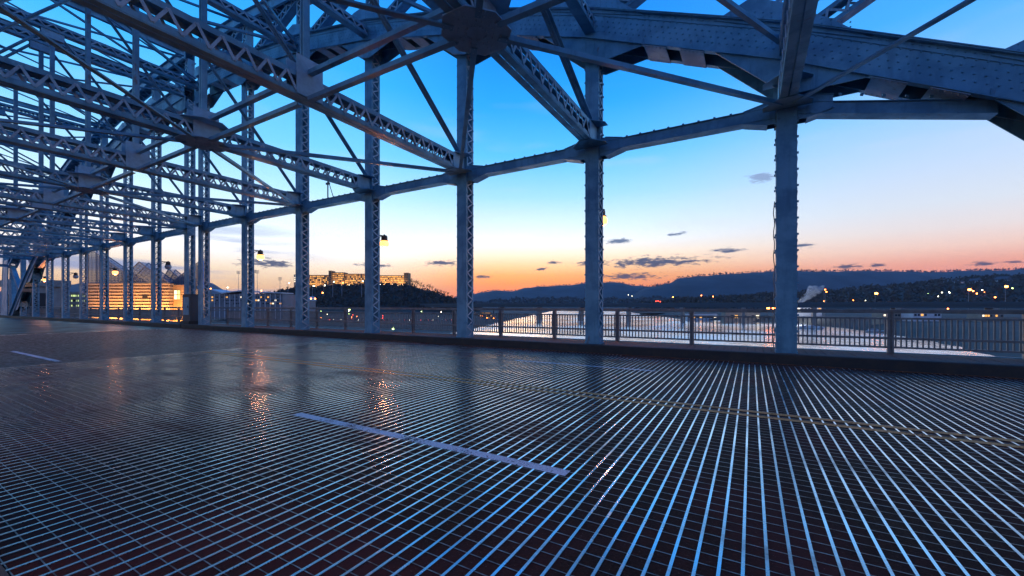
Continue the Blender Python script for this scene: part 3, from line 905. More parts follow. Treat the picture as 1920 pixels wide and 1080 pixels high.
# small hooked signal pole on the strut between the fourth and fifth posts
sx = XR + xn(2.42)
sp = tag(empty('signal_pole', (sx, YF - 0.1, ZS + 0.2)), 'thin hooked pole standing on the horizontal strut', 'pole')
b = MB(); b.tube((0, 0, -0.02), (0, 0, 1.25), 0.03); b.tube((0, 0, 1.25), (-0.1, -0.05, 1.42), 0.025); b.tube((-0.1, -0.05, 1.42), (-0.3, -0.15, 1.45), 0.025); b.build('hooked_tube', 'steel_dark', sp)
b = MB(); b.tube((0, 0, 0.95), (0.42, 0, -0.0), 0.018); b.build('stay', 'steel_dark', sp)
b = MB(); b.box((0, 0, 0.72), (0.22, 0.1, 0.09)); b.build('junction_box', 'steel_dark', sp)

# cable clipped to the first post on the right
cc = MB(); px0 = XR + xn(6) - 0.27
pts = [Vector((px0 - 0.015 * (1 + math.sin(i * 1.7)), YF - 0.2 + 0.015 * math.sin(i * 1.3), ZW + 0.1 + i * 0.16)) for i in range(26)]
for a, c in zip(pts, pts[1:]): cc.tube(a, c, 0.012, seg=5)
tag(cc.build('cable', 'rail'), 'thin pale cable clipped up the left edge of the rightmost post', 'cable')

# ------------------------------------------------------------------ land and river
WATER = -18.0
def xs_(y): return -104 - 0.387 * (y - 14)
NB = [(-2000, 70), (0, 86), (240, 88), (305, 91), (430, 80), (553, 47), (645, -87), (900, -190), (1300, -330), (2000, -560), (20000, -7000)]
def xnb(y):
    for (a, b_), (c, d_) in zip(NB, NB[1:]):
        if y <= c: return b_ + (d_ - b_) * (y - a) / (c - a)
    return NB[-1][1]
def sm(t): t = max(0.0, min(1.0, t)); return t * t * (3 - 2 * t)
def ground(x, y):
    s = max(xs_(y) - x, x - xnb(y))            # >0 on land
    s += 7.0 * noise.noise((x * 0.012, y * 0.012, 5)) + 4.0 * noise.noise((x * 0.05, y * 0.05, 9))
    if y > 1500: s = max(s, (y - 1800) / 3.0)
    z = -23 + 5.6 * sm((s + 30) / 30) + (4.5 if x < 0 else 6.5) * sm(s / (26 if x < 0 else 16)) + 2.5 * sm((s - 40) / 120)
    return z + (0.35 * noise.noise((x * 0.03, y * 0.03, 0)) if s > 0 else 0)
def axis(lo, hi, fine, flo, fhi, grow=1.22):
    v = [flo]
    while v[-1] < fhi: v.append(v[-1] + fine)
    st = fine
    while v[-1] < hi: st *= grow; v.append(v[-1] + st)
    st = fine
    while v[0] > lo: st *= grow; v.insert(0, v[0] - st)
    return v
gx = axis(-9000, 9000, 9.0, -620, 420); gy = axis(-2200, 9000, 11.0, -60, 900)
b = MB()
for y in gy:
    for x in gx: b.v.append((x, y, ground(x, y)))
w_ = len(gx)
for j in range(len(gy) - 1):
    for i in range(w_ - 1): b.f.append((j * w_ + i, j * w_ + i + 1, (j + 1) * w_ + i + 1, (j + 1) * w_ + i))
mat('ground', (0.075, 0.075, 0.06), 0.95, second=(0.12, 0.105, 0.085), vscale=0.03)
tag(b.build('ground', 'ground', smooth=True), kind='structure')
b = MB(); b.v = [(-6000, -2000, WATER), (6000, -2000, WATER), (6000, 9000, WATER), (-6000, 9000, WATER)]; b.f = [(0, 1, 2, 3)]
tag(b.build('river', 'water'), kind='structure')

def hills(name, prof, d, front, back, base, m, amp, kind='structure', step=4, lump=0.0, rowsn=12):
    """terrain whose crest is seen along prof (px, py) at depth d, sloping down towards and away from the camera"""
    pxs = []; p = prof[0][0]
    while p <= prof[-1][0]: pxs.append(p); p += step
    mb = MB(); R_ = rowsn
    for px in pxs:
        for (a, b_), (c, d_) in zip(prof, prof[1:]):
            if a <= px <= c:
                t_ = (px - a) / (c - a); py = b_ + (d_ - b_) * (t_ * t_ * (3 - 2 * t_)); break
        py += lump * noise.noise((px * 0.05, 1.0, d * 0.01))
        zt = CAM.z + (HORZ - py) / FPX * d
        for r in range(R_ + 1):
            u = r / R_
            if u <= 0.75: dd = d - front * (1 - u / 0.75); k = sm(u / 0.75)
            else: dd = d + back * (u - 0.75) / 0.25; k = 1 - sm((u - 0.75) / 0.25)
            q = at(px, dd, z=0)
            nz = noise.noise((q.x / front * 5, q.y / front * 5, 0.3)) * amp * k * (1 if u != 0.75 else 0.0) + noise.noise((q.x / front * 60, q.y / front * 60, 4)) * amp * 0.12 * k
            mb.v.append((q.x, q.y, base + (zt - base) * k + nz))
    for i in range(len(pxs) - 1):
        for r in range(R_):
            o = i * (R_ + 1) + r
            mb.f.append((o, o + R_ + 1, o + R_ + 2, o + 1))
    return tag(mb.build(name, m, smooth=True), kind=kind), mb
hills('ridge', [(-700, 560), (-100, 548), (90, 545), (130, 534), (160, 530), (200, 540), (330, 545), (365, 522), (390, 530), (430, 546), (520, 560), (700, 566), (900, 570)], 7000, 2600, 1500, -20, 'ridge', 20, lump=2)
_, ridge_w = hills('ridge', [(820, 566), (880, 552), (905, 548), (930, 545), (960, 546), (985, 540), (1020, 537), (1060, 535), (1110, 530), (1150, 529), (1190, 535), (1225, 539), (1270, 534), (1330, 528), (1500, 536), (1700, 560)], 6500, 2300, 1500, -20, 'ridge', 20, lump=1.5)
_, ridge_n = hills('ridge', [(1150, 572), (1222, 537), (1255, 531), (1275, 522), (1310, 518), (1360, 514), (1420, 511), (1480, 508), (1540, 509), (1620, 508), (1760, 510), (1860, 507), (1960, 504), (2200, 500), (2700, 510)], 5200, 1900, 1500, -20, 'ridge', 22, lump=1.2)
_, hill_n = hills('ridge', [(1200, 571), (1330, 561), (1450, 555), (1560, 548), (1640, 541), (1710, 536), (1790, 528), (1880, 522), (2000, 516), (2400, 505)], 1500, 700, 500, -13, 'hill', 6, lump=4, step=5)
_, hill_w = hills('ridge', [(880, 570), (960, 563), (1060, 561), (1180, 563), (1240, 560), (1330, 561), (1400, 566), (1450, 571)], 3000, 700, 500, -17, 'hill', 4, lump=4, step=4)
bluff, bluff_mb = hills('bluff', [(330, 572), (420, 560), (500, 551), (560, 540), (620, 536), (700, 534), (760, 535), (800, 544), (840, 556), (870, 566), (900, 575)], 800, 190, 260, -10, 'hill', 3.5, lump=1.5, step=3, rowsn=16)

from mathutils.bvhtree import BVHTree
def surf(*mbs):
    return [BVHTree.FromPolygons([Vector(v) for v in m_.v], m_.f) for m_ in mbs]
def on_ground(trees, px, py):
    """the point of the terrain seen at a pixel"""
    d = (FWD + RGT * ((px - 960) / FPX) + Vector((0, 0, (HORZ - py) / FPX))).normalized()
    best = None
    for t_ in trees:
        h = t_.ray_cast(CAM, d)
        if h[0] is not None and (best is None or h[3] < best[1]): best = (h[0], h[3])
    return best[0] if best else None
# woods that read as one mass: small ragged clumps strewn over the slopes
def wood(name, label, src, m, count, size, rmin=3, rmax=12, rowsn=12, dense=None):
    mb = MB(); nv_ = len(src.v) // (rowsn + 1)
    for _ in range(count):
        i = random.randrange(nv_ - 1); r = random.randint(rmin, rmax - 1)
        a = Vector(src.v[i * (rowsn + 1) + r]); c = Vector(src.v[(i + 1) * (rowsn + 1) + r + 1])
        p = a.lerp(c, random.random()); p.x += random.uniform(-1, 1) * size; p.y += random.uniform(-1, 1) * size
        h = size * random.uniform(0.7, 1.5)
        for _k in range(3):
            o = len(mb.v); q = p + Vector((random.uniform(-.4, .4) * size, random.uniform(-.4, .4) * size, h * random.uniform(0.2, 0.8)))
            for _j in range(4): mb.v.append((q.x + random.uniform(-.5, .5) * size, q.y + random.uniform(-.5, .5) * size, q.z + random.uniform(-.45, .45) * h))
            mb.f += [(o, o + 1, o + 2), (o, o + 2, o + 3), (o, o + 3, o + 1), (o + 1, o + 3, o + 2)]
    return tag(mb.build(name, m), label, 'wood', kind='stuff')
wood('hill_wood', 'dark bare woodland over the hillside on the right shore', hill_n, 'wood_far', 5200, 11, 2, 11)
wood('shore_wood', 'low dark woodland along the far river shore', hill_w, 'wood_far', 1800, 16, 3, 11)
wood('crest_wood', 'row of tiny bare trees on the crest of the long blue ridge', ridge_n, 'wood_far', 1600, 20, 8, 10)
wood('crest_wood', 'row of tiny bare trees on the crest of the lower blue ridge', ridge_w, 'wood_far', 900, 18, 8, 10)
wood('bluff_wood', 'dark brush and bare trees on the bluff under the lit buildings', bluff_mb, 'wood_far', 3000, 5, 3, 10, 16)

def gz(x, y): return max(ground(x, y), WATER)
def facing(px, d): return A          # facades square to the view axis keep their widths readable
land_n = surf(hill_n)
# ---- bare trees on the end of the bluff
def bare_tree(p, h, label, group, seed):
    rnd = random.Random(seed)
    root = tag(empty('bare_tree', p), label, 'tree', group)
    tr = MB(); tw = MB()
    tr.tube((0, 0, -0.5), (0, 0, h * 0.45), h * 0.028, h * 0.018, 6)
    def grow(a, dirv_, L, r, lev):
        e = a + dirv_ * L
        (tr if lev == 0 else tw).tube(a, e, r, r * 0.6, 4 if lev < 2 else 3)
        if lev >= 3: return
        for _ in range(4 if lev < 2 else 3):
            dd = (dirv_ + Vector((rnd.uniform(-.9, .9), rnd.uniform(-.9, .9), rnd.uniform(-.2, .6)))).normalized()
            grow(a.lerp(e, rnd.uniform(0.55, 1.0)), dd, L * rnd.uniform(0.55, 0.8), r * 0.55, lev + 1)
    for i in range(4):
        grow(Vector((0, 0, h * rnd.uniform(0.28, 0.45))), Vector((rnd.uniform(-.6, .6), rnd.uniform(-.6, .6), 1)).normalized(), h * 0.30, h * 0.014, 0)
    tr.build('trunk', 'bark', root); tw.build('crown', 'bark', root)
    return root
def bluff_y(px):
    pr = [(560, 540), (620, 536), (700, 534), (760, 535), (800, 544), (840, 556), (870, 566)]
    for (a, b_), (c, d_) in zip(pr, pr[1:]):
        if a <= px <= c: return b_ + (d_ - b_) * sm((px - a) / (c - a))
    return 540
for i in range(13):
    px = 771 + i * 5.6 + random.uniform(-1, 1)
    bare_tree(at(px, 800 + random.uniform(-6, 6), bluff_y(px) + 2.5), random.uniform(14, 19) * (1 - 0.025 * i), 'bare winter tree on the slope right of the hilltop building', 'bare trees on the bluff end', i)

# ---- generic building pieces
WIN = {}
def win_mesh(w, h, m):
    k = (round(w, 2), round(h, 2), m)
    if k not in WIN:
        b = MB(); b.box((0, 0, 0), (w, 0.16, h)); WIN[k] = b.mesh('window', m)
    return WIN[k]
def block(root, x0, x1, y0, y1, z0, z1, m, name='wall', roof='roof'):
    b = MB(); b.span(x0, x1, y0, y1, z0, z1); w = b.build(name, m, root)
    if roof:
        b = MB(); b.span(x0 - 0.25, x1 + 0.25, y0 - 0.25, y1 + 0.25, z1 + 0.003, z1 + 0.5); b.build('roof', roof, root)
    return w
def windows(root, x0, x1, y, zs, n, w, h, mats_, skip=0.1, rnd=random):
    for z in zs:
        for i in range(n):
            if rnd.random() < skip: continue
            link('window', win_mesh(w, h, rnd.choice(mats_)), root, (x0 + (x1 - x0) * (i + 0.5) / n, y - 0.06, z))

# ---- the lit buildings on the bluff

D0 = 800.0
hotel = tag(empty('hilltop_building', at(660, D0, 537), A), 'long building with rows of glowing orange windows on top of the bluff', 'building')
u = D0 / FPX
zb = hotel.location.z
def hx(px): return (px - 660) * u
def hz(py): return CAM.z + (HORZ - py) * u - zb
for (xa, xb_, yt, yb, wm, nw, yy) in ((549, 556, 515, 531, 'window_white', 3, 4), (556.5, 616.5, 516, 534, 'window_warm', 22, 0), (617, 622, 508, 535, 'window_dark', 2, -2), (622.5, 645, 511, 534, 'window_warm', 8, 1),
                                    (645.5, 690, 513.5, 535, 'window_warm', 15, 3), (690.5, 757, 516.5, 533, 'window_warm', 24, 2), (757.5, 766, 512, 534, 'window_dark', 2, -1)):
    block(hotel, hx(xa), hx(xb_), yy, yy + 18, hz(yb) - 6, hz(yt), 'ochre_wall' if wm != 'window_white' else 'grey_wall')
    fl = [hz(yt) - 2.2 - 3.6 * i for i in range(int((hz(yt) - hz(yb)) / 3.6))]
    windows(hotel, hx(xa) + 0.6, hx(xb_) - 0.6, yy, fl, nw, max(1.0, (hx(xb_) - hx(xa)) / nw * 0.72), 2.0, [wm, 'window_amber', wm, 'window_amber', 'window_dark'] if wm == 'window_warm' else [wm], 0.03)
for i, px in enumerate((560, 590, 636, 655, 700, 713, 722, 735, 745, 755)):
    g = tag(empty('floodlight', at(px, D0 - 8, bluff_y(px) - 0.5)), 'small bright floodlight at the foot of the hilltop building', 'lamp', 'floodlights under the hilltop building')
    b = MB(); b.tube((0, 0, -1.5), (0, 0, 0), 0.12); b.build('stem', 'pole', g)
    b = MB(); b.box((0, 0, 0.3), (0.9, 0.5, 0.6)); b.build('head', 'bulb_white', g)
    L_ = bpy.data.lights.new('floodlight', 'POINT'); L_.energy = 6000; L_.color = (1.0, 0.6, 0.25); L_.shadow_soft_size = 0.4
    lo = bpy.data.objects.new('floodlight_lamp', L_); lo.parent = g; lo.location = (0, 0, 1.3); col.objects.link(lo)

# ---- banded brick building with glass roofs beyond the bridge end
D1 = 200.0; u1 = D1 / FPX
aq = tag(empty('museum_building', at(240, D1, z=-10.5), A), 'floodlit orange banded brick building with pointed glass roofs', 'building')
def qx(px): return (px - 240) * u1
def qz(py): return CAM.z + (HORZ - py) * u1 + 10.5
zt = qz(531)
b = MB(); b.span(qx(163), qx(318), 0, 11, 0, zt); wall = b.build('wall', 'brick_dark', aq)
bm_ = MB(); bm_.span(qx(163) - 0.12, qx(318) + 0.12, -0.28, 11.1, -0.38, 0.38); bme = bm_.mesh('stone_band', 'stone_band')
for i in range(15):
    link('stone_band', bme, wall, (0, 0, zt - 0.55 - i * 1.5))
b = MB(); b.span(qx(268), qx(278), -0.35, 0.2, qz(560), qz(552)); b.build('doorway', 'black', aq)
b = MB(); b.span(qx(318) + 0.15, qx(346), 2, 8, 0, qz(534)); wn_ = b.build('annex', 'ochre_wall', aq)
windows(aq, qx(320), qx(332), 2, [qz(548), qz(557)], 2, 1.2, 2.0, ['window_green', 'window_white'], 0)
for i in range(9): link('stone_band', win_mesh(2.6, 0.5, 'stone_band'), wn_, (qx(340), 1.95, qz(545) - i * 1.2))
def glass_roof(name, tri, depth, grid):
    """triangular sail: tri = three (px, py) corners of the face seen, carried back by depth"""
    P = [Vector((qx(a), 0.4, qz(c))) for a, c in tri]
    b = MB(); b.prism(P, (0, depth, 0)); o = b.build(name, 'glazing', aq)
    mb = MB()
    def edge_(a, c, w=0.16): mb.bar(a, c, w, w, (0, 1, 0))
    for off in (0.0, depth):
        o_ = Vector((0, off - 0.1 if off == 0 else off + 0.1, 0))
        for i in range(3): edge_(P[i] + o_, P[(i + 1) % 3] + o_, 0.32)
        for k in range(1, grid):
            t_ = k / grid
            edge_(P[0].lerp(P[1], t_) + o_, P[0].lerp(P[2], t_) + o_)
            edge_(P[1].lerp(P[0], t_) + o_, P[1].lerp(P[2], t_) + o_)
            edge_(P[2].lerp(P[0], t_) + o_, P[2].lerp(P[1], t_) + o_, 0.12)
    mb.build('mullions', 'mullion', o, 'stuff')
    return o
glass_roof('glass_roof', [(164, 464), (164, 530.5), (262, 530.5)], 4, 14)
glass_roof('glass_roof', [(262, 491), (222, 530.5), (318, 530.5)], 5, 10).location.y = -0.6
glass_roof('glass_roof', [(296, 502), (280, 530.5), (330, 530.5)], 4, 7).location.y = 6
glass_roof('glass_roof', [(367, 484), (302, 533), (367, 533)], 2.5, 12).location.y = 4
for px, y0_, y1_ in ((162.8, 463, 531), (368.4, 484, 541)):
    b = MB(); b.span(qx(px) - 0.16, qx(px) + 0.16, 0.0 if px < 200 else 4.0, 0.3 if px < 200 else 4.3, qz(y1_), qz(y0_)); b.build('neon_edge', 'neon_blue', aq)
b = MB(); b.span(qx(347), qx(371), 5, 9, 0, qz(541)); b.build('annex', 'grey_wall', aq)
for i, px in enumerate((172, 196, 220, 244, 268, 292, 312, 334)):
    p = at(px, D1 - 7, z=-10.5)
    g = tag(empty('ground_floodlight', p), 'floodlight at the foot of the orange banded building', 'lamp', 'floodlights under the banded building')
    b = MB(); b.box((0, 0, 0.3), (0.8, 0.5, 0.5)); b.build('housing', 'black', g)
    b = MB(); b.box((0, 0, 0.57), (0.6, 0.35, 0.03)); b.build('lens', 'bulb_white', g)
    L_ = bpy.data.lights.new('floodlight', 'SPOT'); L_.energy = 19000; L_.color = (1.0, 0.47, 0.12); L_.spot_size = R(125); L_.spot_blend = 0.8; L_.shadow_soft_size = 0.3
    lo = bpy.data.objects.new('floodlight_lamp', L_); lo.parent = g; lo.location = (0, 0, 0.9)
    lo.rotation_euler = (FWD * 0.75 + Vector((0, 0, 1))).to_track_quat('-Z', 'Y').to_euler(); col.objects.link(lo)

# ---- parking garage
D2 = 235.0; u2 = D2 / FPX
ga = tag(empty('parking_garage', at(120, D2, z=-10.5), A), 'low parking garage with green-lit open floors left of the banded building', 'building')
gx_ = lambda px: (px - 120) * u2
gz_ = lambda py: CAM.z + (HORZ - py) * u2 + 10.5
b = MB(); b.span(gx_(72), gx_(168), 1.2, 20, 0, gz_(547)); b.build('core', 'grey_wall', ga)
for py in (548, 557.5, 567, 576, 585):
    b = MB(); b.span(gx_(70), gx_(170), 0, 1.15, gz_(py + 3.4), gz_(py)); b.build('parapet', 'tan_wall', ga)
for j, py in enumerate((554.6, 564, 573.4, 582.6)):
    windows(ga, gx_(71), gx_(169), 1.15, [gz_(py - 0.2)], 16, 1.35, 1.0, ['window_green', 'window_green', 'window_dark'] if j != 0 else ['window_green'], 0.05 + 0.1 * j)
for i in range(9):
    b = MB(); xx = gx_(70) + (gx_(170) - gx_(70)) * i / 8; b.span(xx - 0.3, xx + 0.3, -0.15, -0.003, 0, gz_(548)); b.build('column', 'tan_wall', ga)

# ---- pier house where the arch comes down
ph = tag(empty('pier_house', (-96.5, 17.2, -12.0)), 'pale concrete pier house behind the foot of the arch', 'building')
b = MB(); b.span(-4, 4, -1.8, 3.5, 0, 16.4); b.build('wall', 'concrete', ph)
b = MB(); b.span(-4.3, 4.3, -2.1, 3.8, 16.403, 17.4); b.build('cornice', 'concrete', ph)
b = MB(); b.span(-1.6, 1.6, -1.86, -1.7, 12.3, 15.2); b.build('opening', 'black', ph)
b = MB(); b.span(4.002, 4.06, -0.6, 1.4, 12.3, 15.4); b.build('opening', 'black', ph)

# ---- stadium-like hall and low roofs left of the bluff
D3 = 330.0; u3 = D3 / FPX
sh = tag(empty('riverside_hall', at(452, D3, z=-9.5), A), 'low riverside hall with white folded roof edges and lit galleries', 'building')
sxx = lambda px: (px - 452) * u3
szz = lambda py: CAM.z + (HORZ - py) * u3 + 9.5
b = MB(); b.span(sxx(384), sxx(526), 3, 24, 0, szz(551)); b.build('wall', 'grey_wall', sh)
for i, (a, c, y0_, y1_) in enumerate(((396, 418, 544, 551), (414, 450, 550.5, 546), (446, 486, 546.5, 548), (484, 527, 549, 550))):
    b = MB(); b.prism([(sxx(a), 0.3 * i, szz(y0_)), (sxx(c), 0.3 * i, szz(y1_)), (sxx(c), 0.3 * i, szz(y1_) + 0.8), (sxx(a), 0.3 * i, szz(y0_) + 0.8)], (0, 18, 0)); b.build('canopy', 'white_wall', sh)
windows(sh, sxx(386), sxx(524), 3, [szz(557), szz(563), szz(569)], 30, 1.3, 1.1, ['window_warm', 'window_dark', 'window_white', 'window_dark', 'window_dark', 'window_dark'], 0.25)
for i in range(15):
    b = MB(); xx = sxx(388) + i * (sxx(522) - sxx(388)) / 14; b.span(xx - 0.25, xx + 0.25, 2.6, 2.997, 0, szz(551)); b.build('column', 'white_wall', sh)
D4 = 400.0; u4 = D4 / FPX
lb = tag(empty('low_pavilion', at(552, D4, z=-10), A), 'low pavilion with a pale blue roof below the bluff', 'building')
b = MB(); b.span(-27 * u4, 27 * u4, 0, 14, 0, 16.5); b.build('wall', 'grey_wall', lb)
b = MB(); b.prism([(-28 * u4, -1, 16.5), (28 * u4, -1, 16.5), (24 * u4, -1, 20.6), (-24 * u4, -1, 20.6)], (0, 16, 0)); b.build('roof', 'roof_blue', lb)
windows(lb, -25 * u4, 25 * u4, 0, [14.5], 12, 2.0, 1.2, ['window_warm', 'window_white', 'window_dark'], 0.3)

# ---- masts and lamps
def mast(px, d, ytop, ybase, label, group, head='flood', bulb=None, size=1.0):
    p = at(px, d, ybase); h = (ybase - ytop) * d / FPX
    k = d / FPX
    root = tag(empty('light_mast' if head == 'flood' else 'street_lamp', p, A), label, 'lamp', group)
    b = MB(); b.tube((0, 0, -3), (0, 0, h), max(0.12, 0.42 * k), max(0.08, 0.26 * k), 6); b.build('pole', 'pole', root)
    if head == 'flood':
        b = MB()
        for j in range(3): b.span(-3.4 * k, 3.4 * k, -0.15, 0.15, h - j * 2.2 * k, h - j * 2.2 * k + 0.9 * k)
        b.build('lamp_bank', 'pole', root)
    else:
        b = MB(); b.bar((0, 0, h), (2.0 * k, 0, h + 0.3 * k), 0.3 * k, 0.3 * k); b.build('arm', 'pole', root)
        r = size * k
        b = MB(); b.lathe([(r * 0.4, r * 0.6), (r, r * 0.2), (r, -r * 0.4), (r * 0.5, -r * 0.8)], 8, (2.0 * k, 0, h)); b.build('lamp_head', bulb or 'bulb_orange', root)
    return root
for px, d, yt, yb, nm in ((447, 430, 509, 548, 'floodlight mast left of the seventh post, above the hall'), (477, 440, 507, 548, 'left one of the two close floodlight masts above the hall'), (482.5, 445, 508, 548, 'right one of the two close floodlight masts above the hall'), (525, 330, 521, 550, 'floodlight mast above the right end of the hall')):
    mast(px, d, yt, yb, nm, 'floodlight masts by the hall')
for i, (px, d, yt, yb) in enumerate(((393, 300, 541, 560), (425, 330, 539, 556), (540, 500, 531, 552), (556, 540, 528, 545), (607, 600, 535, 550), (624, 600, 528, 552), (641, 600, 530, 552), (678, 600, 527, 553), (586, 600, 536, 552))):
    mast(px, d, yt, yb, 'thin street lamp standing below the bluff', 'street lamps below the bluff', 'lamp', 'bulb_white' if i % 3 else 'bulb_orange')
BO = {}
def glow_light(px, d, py, m, r, label, group):
    """a distant lamp on a short post"""
    root = tag(empty('distant_lamp', at(px, d, py)), label, 'lamp', group)
    k = d / FPX
    key = (m, round(r * k, 2))
    if key not in BO:
        b = MB(); rr = r * k; b.lathe([(rr * 0.3, rr * 0.9), (rr * 0.9, rr * 0.4), (rr, -rr * 0.1), (rr * 0.6, -rr * 0.8)], 8); q = MB(); q.tube((0, 0, -6 * k), (0, 0, -0.75 * rr), 0.22 * k, seg=5)
        BO[key] = (b.mesh('bulb', m), q.mesh('post', 'pole'))
    link('bulb', BO[key][0], root); link('post', BO[key][1], root)
    return root
for px, py in ((400, 553), (440, 556), (490, 545), (470, 551), (489, 565), (530, 556), (549, 560), (583, 560), (591, 560), (605, 549), (488, 571), (496, 574)):
    glow_light(px, 360, py, 'bulb_orange', 1.1, 'small orange lamp around the riverside hall', 'orange lamps by the hall')
rl = random.Random(3)
for i in range(26):
    px = rl.uniform(590, 860); glow_light(px, rl.uniform(300, 420), rl.uniform(583, 598), rl.choice(['bulb_white', 'bulb_white', 'bulb_orange', 'bulb_red', 'bulb_green']), 0.7, 'tiny light along the riverfront street below the bluff', 'riverfront street lights')
glow_light(655, 300, 580, 'bulb_green', 2.0, 'bright yellow-green lamp left of the fourth post, above the railing', 'single bright lamps')
glow_light(737, 190, 616, 'bulb_green', 2.2, 'bright yellow lamp low on the shore right of the fourth post', 'single bright lamps')
for px, py, d in ((1643, 550, 381), (1818, 543, 351), (1887, 537, 341)):
    mast(px - 2, d, py, 583, 'tall highway lamp with red-orange glow, %s of the three on the right' % {1643: 'leftmost', 1818: 'middle', 1887: 'rightmost'}[px], 'highway lamps on the right', 'lamp', None, 2.4)
for px, d, yt in ((1545, 420, 543), (1547.5, 420, 547)):
    mast(px, d, yt, 604, 'pale %s pole of the pair beside the steam plume' % ('taller' if px == 1545 else 'shorter'), 'pale poles by the plume', 'lamp')
for i, (px, py) in enumerate(((1440, 577.5), (1450, 577.5))):
    mast(px - 1.5, 430, py, 604, 'low shore lamp with strong orange glow left of the rightmost post, %s one' % ('left' if i == 0 else 'right'), 'strong orange shore lamps', 'lamp', None, 2.4)
for i in range(22):
    px = rl.uniform(1490, 1915); t_ = (px - 1490) / 425
    py = rl.uniform(562 - 26 * t_, 580)
    p = on_ground(land_n, px, py + 5)
    if p is None: continue
    glow_light(px, p.dot(FWD) - 12, py, rl.choice(['bulb_orange'] * 4 + ['bulb_white', 'bulb_green']), rl.uniform(0.6, 1.3), 'small lamp glowing on the wooded right shore', 'lamps on the right shore')
for px, py in ((1230, 565), (1234, 564.5), (1238, 565.5), (1315, 554), (1262, 557), (1337, 556)):
    glow_light(px, 900, py, 'bulb_red' if py > 564 else 'bulb_orange', 0.8, 'small lamp glowing on the distant far shore', 'lamps on the far shore')
for px, py in ((1178, 553), (1185, 555), (1228, 551)):
    glow_light(px, 4300, py, 'bulb_white', 0.5, 'tiny white light high on the distant ridge', 'lights on the ridge')

# ---- houses on the right hillside
def house(px, d, py, w, h, label):
    p = on_ground(land_n, px, py)
    if p is None: return
    w *= p.length / 1500.0
    root = tag(empty('hillside_house', p, A + rl.uniform(-0.4, 0.4)), label, 'house', 'houses on the right hillside')
    b = MB(); b.span(-w / 2, w / 2, 0, w * 0.7, -3, h); b.build('wall', 'white_wall', root)
    b = MB(); b.prism([(-w / 2 - .4, -.4, h + .003), (w / 2 + .4, -.4, h + .003), (0, -.4, h + w * 0.32)], (0, w * 0.7 + .8, 0)); b.build('roof', 'roof', root)
    windows(root, -w / 2 + 0.8, w / 2 - 0.8, 0, [h * 0.55], 4, 1.1, 1.4, ['window_white', 'window_dark', 'window_warm'], 0.1)
for i, (px, py, w) in enumerate(((1605, 541, 15), (1613, 541.5, 18), (1672, 533, 16), (1688, 532, 15), (1694, 531.5, 14), (1790, 528, 26), (1800, 529, 18), (1838, 528, 24), (1893, 526, 30), (1562, 556, 16))):
    house(px, 1180, py + 3, w, 6.0, 'white gabled house on the dark right hillside')

# ---- north shore sheds
for i, (xa, xb_, yt, yb, d, m, lab) in enumerate(((1487, 1541, 572, 590, 470, 'white_wall', 'long white shed below the steam plume'), (1655, 1700, 586, 596, 330, 'tan_wall', 'low shed with lit front behind the railing, right of the rightmost post'), (1712, 1765, 585, 596, 320, 'white_wall', 'low white shed behind the railing, middle of the right shore'),
                                               (1840, 1882, 587, 597, 310, 'tan_wall', 'low shed with lit front behind the railing near the right edge'), (1290, 1345, 588, 600, 560, 'white_wall', 'low white building on the shore left of the orange shore lamps'), (1360, 1425, 586, 601, 500, 'tan_wall', 'long low building on the shore beside the orange shore lamps'))):
    k = d / FPX; p = at((xa + xb_) / 2, d, yb); root = tag(empty('shore_shed', p, A), lab, 'building', 'sheds on the right shore')
    W = (xb_ - xa) * k / 2; H = (yb - yt) * k
    block(root, -W, W, 0, 10, -6, H, m)
    windows(root, -W + .5, W - .5, 0, [H * 0.5], 8, W / 6, H * 0.35, ['window_warm', 'window_white', 'window_dark', 'window_dark'], 0.2)

# ---- boats at the marina
def boat(px, d, L, label, deck_=True):
    p = at(px, d, z=WATER); root = tag(empty('boat', p, A + rl.uniform(-0.5, 0.5)), label, 'boat', 'boats by the right shore')
    b = MB(); o = 0
    sec = [(-0.5, 0.8, 0.9), (0.1, 1.0, 0.95), (0.35, 0.7, 1.1), (0.5, 0.06, 1.35)]
    for (s, wd, hh) in sec:
        w2 = L * 0.16 * wd
        b.v += [(s * L, -w2 * 0.55, -0.3), (s * L, w2 * 0.55, -0.3), (s * L, w2, hh * L * 0.09), (s * L, -w2, hh * L * 0.09)]
    for i in range(3):
        for j in range(4): b.f.append((i * 4 + j, i * 4 + (j + 1) % 4, (i + 1) * 4 + (j + 1) % 4, (i + 1) * 4 + j))
    b.f += [(0, 3, 2, 1), (12, 13, 14, 15)]
    b.build('hull', 'boat_hull', root)
    b = MB(); b.prism([(-0.3 * L, -0.09 * L, 0.085 * L), (0.22 * L, -0.09 * L, 0.09 * L), (0.10 * L, -0.09 * L, 0.20 * L), (-0.3 * L, -0.09 * L, 0.20 * L)], (0, 0.18 * L, 0)); b.build('cabin', 'white_wall', root)
    b = MB(); b.span(-0.26 * L, 0.08 * L, -0.093 * L, 0.093 * L, 0.14 * L, 0.175 * L); b.build('window', 'window_dark', root)
for px, d, L, lab in ((1508, 352, 11, 'small white cabin boat moored by the right shore, leftmost'), (1522, 350, 13, 'white cabin boat moored by the right shore, second from the left'), (1538, 345, 11, 'white cabin boat moored by the right shore, next to the pale poles'), (1640, 300, 12, 'white cabin boat moored alone right of the rightmost post')):
    boat(px, d, L, lab)
